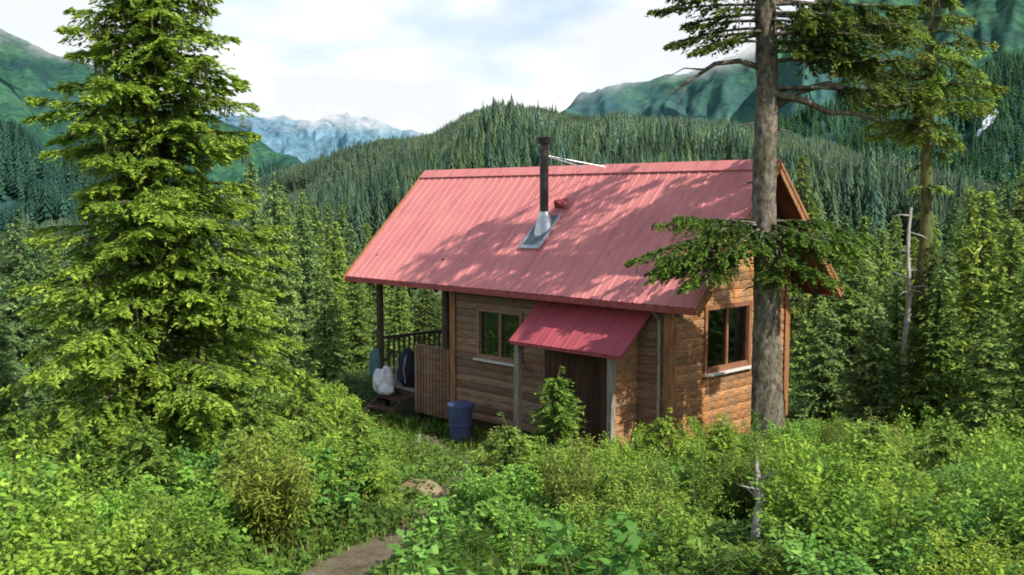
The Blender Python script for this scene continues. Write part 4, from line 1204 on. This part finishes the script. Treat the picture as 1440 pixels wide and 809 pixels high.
def make_mid_trees():
    protos = []
    specs = [(8.0, 1.55, PAL_MID, 0.42, 71), (8.0, 1.9, PAL_DARK, 0.46, 72), (8.0, 1.25, PAL_MID, 0.36, 73), (8.0, 1.6, PAL_DARK, 0.42, 74), (8.0, 1.7, PAL_TALL, 0.42, 75)]
    for H, R, pal, w, sd in specs:
        rf = lambda f, az, R=R: R * (1 - f) ** 0.75 * (0.75 + 0.45 * float(vnoise(f * 9, az * 0.5, 3))) + 0.05
        protos.append(conifer_mesh(H, rf, 0.2, 150, sd, 1.5, pal, 0.15, lichen=0.25, dens=1.0, width=w, hang=0.3, rise=0.08, droop=0.32))
    made = [None] * len(protos)
    # px, distance, top row, half width in px, variety, zone
    T = [(1322, 16.5, 372, 70, 0, 'r'), (1232, 17.5, 425, 85, 1, 'r'), (1290, 17, 455, 70, 2, 'r'), (1395, 14.5, 430, 95, 3, 'r'), (1165, 19.5, 430, 70, 1, 'r'), (1460, 13, 330, 90, 0, 'r'), (1310, 19.0, 336, 52, 4, 'r'), (1262, 19.2, 392, 55, 0, 'r'), (1425, 16, 300, 75, 2, 'r'), (1205, 23, 345, 95, 1, 'r'), (1145, 27, 375, 60, 3, 'r'), (1250, 26, 385, 70, 1, 'r'), (1385, 18, 262, 85, 0, 'r'), (1448, 21, 235, 95, 4, 'r'), (1330, 30, 345, 60, 3, 'r'),
         (1418, 31, 248, 55, 3, 'r'), (1172, 36, 320, 42, 2, 'r'), (1128, 42, 214, 34, 4, 'b'), (1240, 40, 318, 42, 2, 'r'), (1345, 50, 285, 40, 3, 'r'), (1470, 15, 400, 130, 1, 'r'),
         (1320, 21, 430, 75, 4, 'r'), (1215, 34, 300, 40, 0, 'r'), (1285, 44, 330, 40, 2, 'r'), (1365, 44, 258, 34, 2, 'r'), (1400, 60, 262, 36, 3, 'r'), (1440, 60, 262, 36, 1, 'r'), (1310, 60, 300, 36, 0, 'r'), (1260, 60, 300, 36, 3, 'r'),
         (1190, 60, 300, 34, 1, 'r'), (1150, 60, 280, 32, 3, 'r'),
         (20, 21, 300, 60, 1, 'l'), (-35, 17, 330, 100, 3, 'l'), (72, 30, 345, 55, 2, 'l'), (110, 36, 335, 40, 0, 'l'), (45, 42, 310, 40, 3, 'l'), (150, 30, 360, 60, 3, 'l'), (5, 15, 520, 75, 0, 'l'), (85, 17, 480, 70, 2, 'l'),
         (385, 28, 250, 55, 1, 'm'), (425, 30, 290, 55, 3, 'm'), (455, 25, 372, 50, 1, 'm'), (352, 38, 225, 40, 3, 'm'), (470, 40, 308, 40, 0, 'm'), (500, 36, 372, 42, 2, 'm'), (440, 50, 286, 34, 0, 'm'), (400, 60, 270, 30, 2, 'm'),
         (525, 48, 345, 36, 3, 'm'), (560, 40, 380, 45, 0, 'm'), (600, 44, 380, 44, 4, 'm'), (490, 60, 310, 30, 1, 'm'), (540, 70, 330, 28, 0, 'm'), (575, 60, 345, 32, 1, 'm'), (515, 85, 312, 24, 2, 'm'), (460, 80, 284, 24, 3, 'm'),
         (425, 90, 268, 22, 0, 'm'), (550, 95, 305, 22, 3, 'm'), (480, 110, 282, 20, 1, 'm'), (640, 60, 350, 40, 3, 'm'), (690, 60, 350, 40, 0, 'm'), (330, 24, 330, 60, 3, 'm')]
    T += [(1560, 25, 300, 80, 0, 'r'), (1640, 30, 320, 80, 1, 'r'), (1720, 24, 330, 90, 3, 'r'), (1600, 40, 290, 60, 2, 'r'), (1690, 48, 290, 50, 0, 'r'), (1800, 34, 300, 80, 1, 'r'), (1540, 55, 280, 45, 3, 'r'), (1880, 27, 330, 90, 4, 'r'), (1760, 60, 285, 40, 2, 'r'),
          (-140, 24, 330, 80, 0, 'l'), (-220, 30, 300, 70, 1, 'l'), (-110, 40, 310, 45, 2, 'l'), (-300, 26, 340, 80, 3, 'l'), (-180, 55, 300, 40, 0, 'l'), (-380, 34, 320, 70, 4, 'l')]
    LAB = {'r': ('dense green conifer in the thicket right of the cabin', 'conifers in the thicket right of the cabin'),
           'l': ('green conifer behind the big spruce at the left edge', 'conifers at the left edge'),
           'm': ('dark conifer in the woods between the big spruce and the porch', 'conifers between the big spruce and the porch'),
           'b': ('yellow green conifer top rising just behind the right end of the roof', None)}
    rng = np.random.default_rng(99)
    for (px, Y, ty, hw, v, zn) in T:
        top = at(px, ty, Y); x = top[0]; zg = gz(x, Y)
        h = top[2] - zg; s = h / 8.0; r = hw * Y / F
        R = specs[v][1]
        sxy = 0.5 * (r / R) * 1.1 + 0.5 * s
        lab, grp = LAB[zn]
        lc = (x, Y, zg - 0.05); rz = rng.random() * 6.28
        if made[v] is None:
            cr, wd = protos[v]
            o = tree_obj('conifer_tree', lc, cr, wd, M['leaf_mid'], M['bark_spruce'], lab, grp)
            o.rotation_euler = (0, 0, rz); o.scale = (sxy, sxy, s); made[v] = (o, list(o.children))
            if zn == 'b' and 'group' in o: del o['group']
        else:
            o = copy_tree(made[v][0], lc, rz, (sxy, sxy, s), lab, grp, made[v][1])
            if not grp and 'group' in o: del o['group']
    return made

# ------------------------------------------------------------------ undergrowth
VEG = np.array([(-200, 600), (0, 608), (100, 600), (180, 590), (300, 560), (400, 535), (470, 540), (510, 565), (545, 600), (565, 640), (585, 700), (660, 705), (690, 655), (740, 650), (830, 668), (860, 690), (895, 655), (930, 640),
                (1000, 622), (1060, 612), (1110, 592), (1200, 590), (1300, 590), (1440, 600), (1700, 600)], float)
def veg_top(px): return np.interp(px, VEG[:, 0], VEG[:, 1])

def fern_mesh(seed):
    rng = np.random.default_rng(seed); cr = Crown(); wood = MB()
    for k in range(17):
        az = k * 2.399 + rng.normal(0, .2); Lf = rng.uniform(0.6, 1.0); up = rng.uniform(0.6, 1.0)
        d = np.array([math.cos(az), math.sin(az), 0]); sd = np.array([-d[1], d[0], 0])
        def pt(t):
            t = np.asarray(t)[..., None]
            return d * Lf * t ** 1.2 * 0.85 + np.array([0, 0, 1.0]) * up * Lf * (1.35 * t - 0.75 * t * t)
        ts = np.linspace(0, 1, 6); wood.add(*tube(pt(ts), [0.005 * (1 - .8 * t) + .001 for t in ts], 4, False))
        t = np.repeat(np.linspace(0.15, 0.99, 34), 2); sg = np.tile([-1.0, 1.0], 34)
        w = 0.20 * np.minimum(1, (t - 0.05) * 4) * (1.02 - t) ** 0.7 + 0.012
        a = unit(sd * sg[:, None] + d * 0.35 + np.array([0, 0, -0.25]) + rng.normal(0, .08, (68, 3)))
        c = pt(t) + a * (w * 0.5)[:, None]
        n = unit(np.array([0, 0, 1.0]) + d * 0.3 + rng.normal(0, .15, (68, 3)))
        col = (np.array([0.10, 0.22, 0.03]) + np.array([0.14, 0.2, 0.03]) * t[:, None]) * rng.uniform(0.75, 1.2, (68, 1))
        cr.add(*diamonds(c, a, n, w, 0.035 + 0 * w, col, None, .05))
    return cr.arrays(), wood

def make_bushes():
    G1 = ((0.035, 0.075, 0.016), (0.19, 0.35, 0.045), (0.38, 0.56, 0.08))
    G2 = ((0.045, 0.11, 0.025), (0.16, 0.36, 0.06), (0.30, 0.54, 0.11))
    G3 = ((0.045, 0.08, 0.018), (0.21, 0.33, 0.045), (0.42, 0.53, 0.08))
    G4 = ((0.06, 0.085, 0.02), (0.20, 0.27, 0.05), (0.36, 0.43, 0.09))
    kinds = [dict(seed=1, pal=G1), dict(seed=2, pal=G2, leaf=(0.070, 0.046)), dict(seed=3, pal=G3, leaf=(0.055, 0.032)), dict(seed=4, pal=G1, H=1.25, R=0.7, upright=0.4, leaf=(0.08, 0.035)),
             dict(seed=5, pal=G4, H=1.2, R=0.6, upright=0.6, leaf=(0.09, 0.022)), dict(seed=6, pal=G2, H=0.8, R=0.9), dict(H=1.4, R=0.85), dict(H=0.8, R=0.75), dict(seed=9, pal=G2, H=0.85, R=0.6, stems=12, leaf=(0.115, 0.085), per=34, upright=0.3)]
    words = ['leafy bright green bush', 'broad leaved deep green bush', 'yellow green fine leaved bush', 'upright narrow leaved bush', 'olive brown wispy shrub', 'low spreading green bush', 'young yellow green spruce', 'arching fern clump', 'broad leaved herb']
    protos = [None] * 9
    rng = np.random.default_rng(5)
    n = 0; placed = []
    FIX = [(955, 645, 9.6, 0), (1010, 625, 11.2, 3), (1130, 606, 11.5, 0), (1150, 700, 7.4, 1), (1062, 590, 13.6, 0), (1000, 612, 13.4, 3), (940, 640, 13.2, 2), (1110, 584, 14.2, 1), (895, 668, 12.6, 0), (835, 665, 12.2, 2), (1175, 588, 14.5, 3), (1400, 596, 12.5, 0), (1290, 600, 13.5, 2), (762, 662, 9.6, 3), (700, 672, 10.2, 4), (1245, 688, 7.4, 2), (690, 726, 8.4, 1), (60, 640, 8.2, 2), (300, 612, 9.2, 1), (150, 655, 7.4, 0),
           (465, 592, 10.4, 0), (895, 712, 7.2, 2), (1370, 640, 8.5, 1), (800, 705, 8.2, 4), (520, 640, 9.8, 2), (235, 690, 6.8, 3), (360, 668, 8.6, 0), (1200, 620, 12.0, 4), (1310, 610, 11.5, 3), (850, 690, 9.2, 3), (935, 655, 10.8, 6), (1020, 645, 9.4, 6), (715, 690, 9.6, 6), (1235, 655, 9.4, 6), (100, 640, 8.6, 6), (425, 592, 10.2, 6), (330, 632, 8.8, 6), (190, 618, 9.6, 6), (15, 618, 9.8, 6), (1340, 640, 10.2, 6), (500, 612, 10.4, 6)]
    for it in range(14000):
        Y = 4.6 + 17 * rng.random() ** 1.3
        px = rng.uniform(-90, 1530)
        if it < len(FIX): px, fy, Y, fv = FIX[it]
        x = (px - CX) / F * Y * 1.004
        v = int(rng.choice(9, p=[0.20, 0.15, 0.13, 0.14, 0.05, 0.07, 0.09, 0.10, 0.07]))
        if 690 < px < 830 and rng.random() < 0.5: v = 4
        if 1150 < px < 1270 and Y > 12 and rng.random() < 0.5: v = 4
        if px < 540 and rng.random() < 0.30: v = 6
        s = rng.uniform(0.6, 1.05) + 1.3 * max(0, float(fbm(x * 0.55, Y * 0.55, 61, 2)))
        if v == 6 and Y < 8.2: continue
        if v == 7: s *= 0.85
        if v == 8: s *= 0.8
        hh = kinds[v].get('H', 1.1) * s; R = kinds[v].get('R', 0.8) * s
        z = gz(x, Y)
        if it < len(FIX):
            v = fv; s = min(1.9, max(0.7, (at(px, fy, Y)[2] - z) / kinds[v].get('H', 1.1))); hh = kinds[v].get('H', 1.1) * s; R = kinds[v].get('R', 0.8) * s * 0.8
        if in_cabin(np.array(x), np.array(Y), 0.25 + R * 0.55): continue
        if path_dist(np.array(x), np.array(Y)) < 0.30 + R * 0.7: continue
        if 415 < px < 610 and Y < 9.0: continue
        if abs(px - 1062) < 110 and 5.6 < Y < 8.3: continue
        if abs(px - 1062) < 90 and Y <= 5.6 and hh > 0.6: continue
        ok = True
        for dx in (-0.7, 0, 0.7):
            q = proj((x + dx * R, Y, z + hh * (0.95 if dx == 0 else 0.75)))
            if q[1] < veg_top(q[0]) - 4: ok = False
        if not ok and it >= len(FIX):
            continue
        if it >= len(FIX) and any((x - a) ** 2 + (Y - b) ** 2 < (0.62 * (R + c) * 0.85) ** 2 for a, b, c in placed): continue
        placed.append((x, Y, R))
        zone = 'left of the footpath' if px < 560 and True else ('between the footpath and the lean-to' if px < 860 else 'on the slope below the gable end at right')
        lab = '%s %s' % (words[v], zone); grp = '%s %s' % ({0: 'leafy bright green bushes', 1: 'broad leaved deep green bushes', 2: 'yellow green fine leaved bushes', 3: 'upright narrow leaved bushes', 4: 'olive brown wispy shrubs', 5: 'low spreading green bushes', 6: 'young yellow green spruces', 7: 'arching fern clumps', 8: 'broad leaved herbs'}[v], zone)
        rz = rng.random() * 6.28; sc = (s, s, s * rng.uniform(0.9, 1.1))
        if protos[v] is None:
            if v == 6:
                cr, wd = conifer_mesh(1.5, lambda f, az: 0.9 * (1 - f) ** 0.6 * (0.8 + 0.3 * math.sin(az * 1.7)), 0.08, 46, 17, 0.66, PAL_HERO, 0.03, dens=0.85, width=0.34, hang=0.2, rise=0.22, droop=0.25)
            elif v == 7: cr, wd = fern_mesh(71)
            else: cr, wd = bush_mesh(**kinds[v])
            o = empty('bush', (x, Y, z - 0.03), rz, lab, 'bush', grp); o.scale = sc
            V, Fc, C = cr
            build('foliage', V, Fc, M['leaf_hero' if v == 6 else 'leaf_bush'], o, C); build('stems', wd.V, wd.F, M['stem'], o, np.ones((len(wd.V), 3)), smooth=True)
            protos[v] = (o, list(o.children))
        else:
            copy_tree(protos[v][0], (x, Y, z - 0.03), rz, sc, lab, grp, protos[v][1])
        n += 1
        if n > 290: break
    print('bushes', n)
    # young leafy sapling in front of the lean-to
    Y = 12.4; p = at(782, 640, Y); zb = gz(p[0], Y); top = at(782, 534, Y)[2]
    rng = np.random.default_rng(8); H = top - zb
    cr, wd = conifer_mesh(H, lambda f, az: 0.64 * (1 - f) ** 0.8 * (0.8 + 0.35 * math.sin(az * 2.3)) + 0.03, 0.1, 64, 28, 0.58, ((0.05, 0.10, 0.02), (0.20, 0.34, 0.05), (0.40, 0.54, 0.09)), 0.02, dens=0.8, width=0.2, hang=0.1, rise=0.55, droop=0.15)
    o = empty('sapling', (p[0], Y, zb), 0, 'slim bright green sapling pointing up in front of the lean-to', 'sapling')
    V, Fc, C = cr; build('foliage', V, Fc, M['leaf_hero'], o, C); build('stem', wd.V, wd.F, M['stem'], o, np.ones((len(wd.V), 3)))
    # grey dead stem in the right foreground
    Y = 6.9; p = at(1062, 770, Y); zb = gz(p[0], Y); ht = at(1062, 648, Y)[2] - zb
    o = empty('dead_sapling', (p[0], Y, zb), 0, 'thin grey dead stem poking out of the bushes in the right foreground', 'dead sapling')
    mb = MB(); mb.tube([(0.02, 0, -.1), (0, 0, ht * .4), (0.03, 0, ht * .7), (0.0, 0.02, ht)], [0.040, 0.036, 0.028, 0.010], 7)
    mb.build('stem', M['snag'], o, smooth=True)
    mb = MB()
    for q in range(7):
        zz = ht * rng.uniform(.45, .95); aa = rng.random() * 6.28; l = rng.uniform(.1, .3)
        mb.tube([(0.02, 0, zz), (math.cos(aa) * l, math.sin(aa) * l, zz + .1)], [.01, .003], 4)
    mb.build('twigs', M['snag'], o)

def make_cover():
    rng = np.random.default_rng(77)
    # low leafy ground cover
    n = 220000
    Y = 4.2 + 26 * rng.random(n) ** 1.25
    X = rng.uniform(-0.82, 0.82, n) * Y
    d = path_dist(X, Y)
    clump = fbm(X * 1.3, Y * 1.3, 8, 3)
    keep = ~in_cabin(X, Y, 0.02) & (d > np.interp(Y, [PATH[2][1] - 0.1, PATH[2][1] + 0.6], [0.24, 0.0]) + 0.22 * rng.random(n)) & (clump + rng.normal(0, 0.15, n) > -0.28)
    X, Y, d, clump = X[keep], Y[keep], d[keep], clump[keep]; n = len(X)
    Z = g_ground(X, Y)
    hmax = (0.14 + 0.5 * np.clip(clump + 0.25, 0, 0.6)) * np.clip((d - 0.1) / 0.8, np.interp(Y, [PATH[2][1], PATH[2][1] + 1.0], [0.18, 0.6]), 1)
    lx = (X - CORNER[0]) * UX[0] + (Y - CORNER[1]) * UX[1]; ly = (X - CORNER[0]) * UY[0] + (Y - CORNER[1]) * UY[1]
    near = np.hypot(np.maximum(np.maximum(-8 - lx, lx), 0), np.maximum(np.maximum(-1.8 - ly, ly - 4), 0))
    hmax = hmax * np.clip(0.35 + near * 0.5, 0.35, 1)
    h = hmax * rng.random(n) ** 0.7
    c = np.stack([X, Y, Z + h + 0.01], -1)
    az = rng.random(n) * 6.28
    a = unit(np.stack([np.cos(az), np.sin(az), rng.normal(0.25, 0.4, n)], -1)); nn = unit(np.array([0, -0.1, 1.0]) + rng.normal(0, 0.4, (n, 3)))
    p0 = np.array([0.028, 0.065, 0.015]); p1 = np.array([0.20, 0.36, 0.055])
    f = np.clip(h / (hmax + 1e-6) * 0.8 + rng.normal(0, .2, n), 0, 1)[:, None]  # low leaves darker: shade between plants put into the colour
    col = (p0 + (p1 - p0) * f) * (0.7 + 0.6 * vnoise(X * .8, Y * .8, 2))[:, None] * (np.array([1, 1, 1]) + np.array([0.45, 0.0, 0.1]) * np.clip(fbm(X * .5, Y * .5, 40, 3) * 2, 0, 1)[:, None])
    s = 0.8 + 0.012 * Y
    V, C = diamonds(c, a, nn, s * rng.uniform(0.05, 0.11, n), s * rng.uniform(0.03, 0.06, n), col, None, 0.12)
    tag(build('ground_cover', V, np.arange(len(V)).reshape(-1, 4), M['leaf_bush'], colors=C), kind='stuff')
    # grass by the path and in the clearing
    n = 60000
    Y = 5 + 16 * rng.random(n); X = np.where(rng.random(n) < 0.6, rng.uniform(-0.25, 0.16, n), rng.uniform(-0.5, 0.55, n)) * Y
    d = path_dist(X, Y)
    keep = ~in_cabin(X, Y, -0.35) & (d > np.interp(Y, [PATH[2][1] - 0.1, PATH[2][1] + 0.6], [0.24, 0.0]) + 0.22 * rng.random(n)) & ((d < 1.6) | (fbm(X * .6, Y * .6, 4, 2) > 0.02))
    X, Y, d = X[keep], Y[keep], d[keep]; n = len(X)
    Z = g_ground(X, Y); h = rng.uniform(0.08, 0.34, n) * np.clip(d, 0.3, 1) * np.where(in_cabin(X, Y, 0.5), 0.6, 1)
    az = rng.random(n) * 6.28
    base = np.stack([X, Y, Z], -1); lean = np.stack([np.cos(az), np.sin(az), 0 * az], -1) * (h * rng.uniform(0.1, 0.6, n))[:, None]
    tip = base + lean + np.array([0, 0, 1.0]) * h[:, None]
    b = np.stack([-np.sin(az), np.cos(az), 0 * az], -1) * (0.007 + 0.0006 * Y)[:, None]
    mid = base + lean * 0.3 + np.array([0, 0, 0.55]) * h[:, None]
    V = np.stack([base - b, base + b, mid + b * .8, tip, mid - b * .8], 1).reshape(-1, 3)
    col = np.array([0.18, 0.30, 0.05]) * rng.uniform(0.6, 1.4, (n, 1)); dry = rng.random(n) < 0.12; col[dry] = np.array([0.28, 0.25, 0.11])
    C = np.repeat(col, 5, 0)
    tag(build('grass', V, np.arange(len(V)).reshape(-1, 5), M['grass'], colors=C), kind='stuff')

# ------------------------------------------------------------------ light, sky, camera
SUN_AZ = math.atan2(0.71, -0.70)     # clockwise from +Y
SUN_EL = rad(43)
def make_light():
    w = bpy.data.worlds.new('World'); scene.world = w; w.use_nodes = True
    nt = w.node_tree
    for n in list(nt.nodes): nt.nodes.remove(n)
    out = nt.nodes.new('ShaderNodeOutputWorld')
    sky = nt.nodes.new('ShaderNodeTexSky'); sky.sky_type = 'NISHITA'; sky.sun_disc = False
    sky.sun_elevation = SUN_EL; sky.sun_rotation = SUN_AZ; sky.dust_density = 1.5; sky.air_density = 1.0
    bg = nt.nodes.new('ShaderNodeBackground'); bg.inputs['Strength'].default_value = 0.15
    nt.links.new(sky.outputs[0], bg.inputs['Color'])
    tc = nt.nodes.new('ShaderNodeTexCoord')
    mp = nt.nodes.new('ShaderNodeMapping'); mp.inputs['Scale'].default_value = (1.0, 1.0, 2.6); mp.inputs['Location'].default_value = (0.35, 0.2, 0.1)
    nt.links.new(tc.outputs['Generated'], mp.inputs['Vector'])
    n1 = N(nt, 'ShaderNodeTexNoise'); n1.inputs['Scale'].default_value = 3.4; n1.inputs['Detail'].default_value = 7; n1.inputs['Roughness'].default_value = 0.5
    nt.links.new(mp.outputs[0], n1.inputs['Vector'])
    sx = nt.nodes.new('ShaderNodeSeparateXYZ'); nt.links.new(tc.outputs['Generated'], sx.inputs[0])
    mr = N(nt, 'ShaderNodeMapRange'); mr.inputs['From Min'].default_value = 0.0; mr.inputs['From Max'].default_value = 0.6
    mr.inputs['To Min'].default_value = 0.44; mr.inputs['To Max'].default_value = -0.04
    nt.links.new(sx.outputs['Z'], mr.inputs['Value'])
    ad = N(nt, 'ShaderNodeMath', operation='ADD'); nt.links.new(n1.outputs['Fac'], ad.inputs[0]); nt.links.new(mr.outputs[0], ad.inputs[1])
    cov = ramp(nt, ad.outputs[0], [(0.50, (0, 0, 0)), (0.80, (1, 1, 1))])
    n2 = N(nt, 'ShaderNodeTexNoise'); n2.inputs['Scale'].default_value = 7; n2.inputs['Detail'].default_value = 5
    nt.links.new(mp.outputs[0], n2.inputs['Vector'])
    cc = ramp(nt, n2.outputs['Fac'], [(0.34, (0.60, 0.72, 0.83)), (0.46, (0.72, 0.79, 0.85)), (0.57, (0.89, 0.91, 0.92))])
    bg2 = nt.nodes.new('ShaderNodeBackground'); bg2.inputs['Strength'].default_value = 1.3
    nt.links.new(cc.outputs['Color'], bg2.inputs['Color'])
    mx = nt.nodes.new('ShaderNodeMixShader')
    nt.links.new(cov.outputs['Color'], mx.inputs[0]); nt.links.new(bg.outputs[0], mx.inputs[1]); nt.links.new(bg2.outputs[0], mx.inputs[2])
    nt.links.new(mx.outputs[0], out.inputs['Surface'])
    L = bpy.data.lights.new('sun', 'SUN'); L.energy = 5.0; L.angle = rad(0.6); L.color = (1.0, 0.95, 0.86)
    o = bpy.data.objects.new('sun', L); COL.objects.link(o)
    d = Vector((math.sin(SUN_AZ) * math.cos(SUN_EL), math.cos(SUN_AZ) * math.cos(SUN_EL), math.sin(SUN_EL)))
    o.rotation_euler = d.to_track_quat('Z', 'Y').to_euler(); o.location = (20, -20, 40)

def make_camera():
    c = bpy.data.cameras.new('camera'); o = bpy.data.objects.new('camera', c); COL.objects.link(o)
    c.sensor_width = 36; c.lens = F / 1440 * 36; c.clip_end = 20000; c.clip_start = 0.1
    o.location = (0, 0, CAMZ); o.rotation_euler = (math.pi / 2 - PITCH, 0, 0)
    scene.camera = o
    scene.view_settings.view_transform = 'Standard'; scene.view_settings.look = 'None'; scene.view_settings.exposure = 0; scene.view_settings.gamma = 1
    scene.render.resolution_x = 1024; scene.render.resolution_y = 575
    scene.cycles.transparent_max_bounces = 16; scene.cycles.max_bounces = 6; scene.cycles.diffuse_bounces = 3
    scene.cycles.filter_width = 1.8

make_materials()
make_light(); make_camera()
make_ground(); make_path(); make_hills()
FC = [(0.100, 0.152, 0.094), (0.086, 0.138, 0.098), (0.125, 0.172, 0.088)]  # greens paled towards blue-grey: haze put into the tree colours
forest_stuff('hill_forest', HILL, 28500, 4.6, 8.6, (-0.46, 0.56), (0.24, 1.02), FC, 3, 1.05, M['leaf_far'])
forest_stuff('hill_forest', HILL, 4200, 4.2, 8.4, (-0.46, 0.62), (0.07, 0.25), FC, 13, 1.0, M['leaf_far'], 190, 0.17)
FR = [(0.035, 0.085, 0.055), (0.045, 0.105, 0.058), (0.06, 0.13, 0.06)]
forest_stuff('mountain_forest', RIGHT, 5000, 8, 14, (0.12, 0.60), (0.0, 0.2), FR, 6, 1.0, M['leaf_far'])
forest_stuff('mountain_forest', LEFT, 3500, 8, 14, (-0.62, -0.2), (0.0, 0.2), [(0.04, 0.095, 0.075), (0.05, 0.115, 0.075)], 9, 1.2, M['leaf_far'])
mc = m_cloud('cloud_mist')
cloud_bank(mc, [(-300, 120), (0, 85), (90, 100), (200, 120), (330, 150)], [(-300, -150), (0, -60), (200, 0), (330, 60)], 1150, 3)
cloud_bank(mc, [(330, 190), (450, 192), (570, 205), (700, 215)], [(330, 95), (450, 90), (570, 100), (700, 110)], 4300, 5)
cloud_bank(mc, [(780, 168), (880, 140), (950, 126), (1060, 100), (1130, 50), (1200, 0)], [(780, 20), (900, 0), (1060, -60), (1200, -160)], 1350, 8)
make_cabin(); make_things()
make_left_spruce(); make_tall_tree(); make_mossy_tree(); make_mid_trees()
make_bushes(); make_cover()
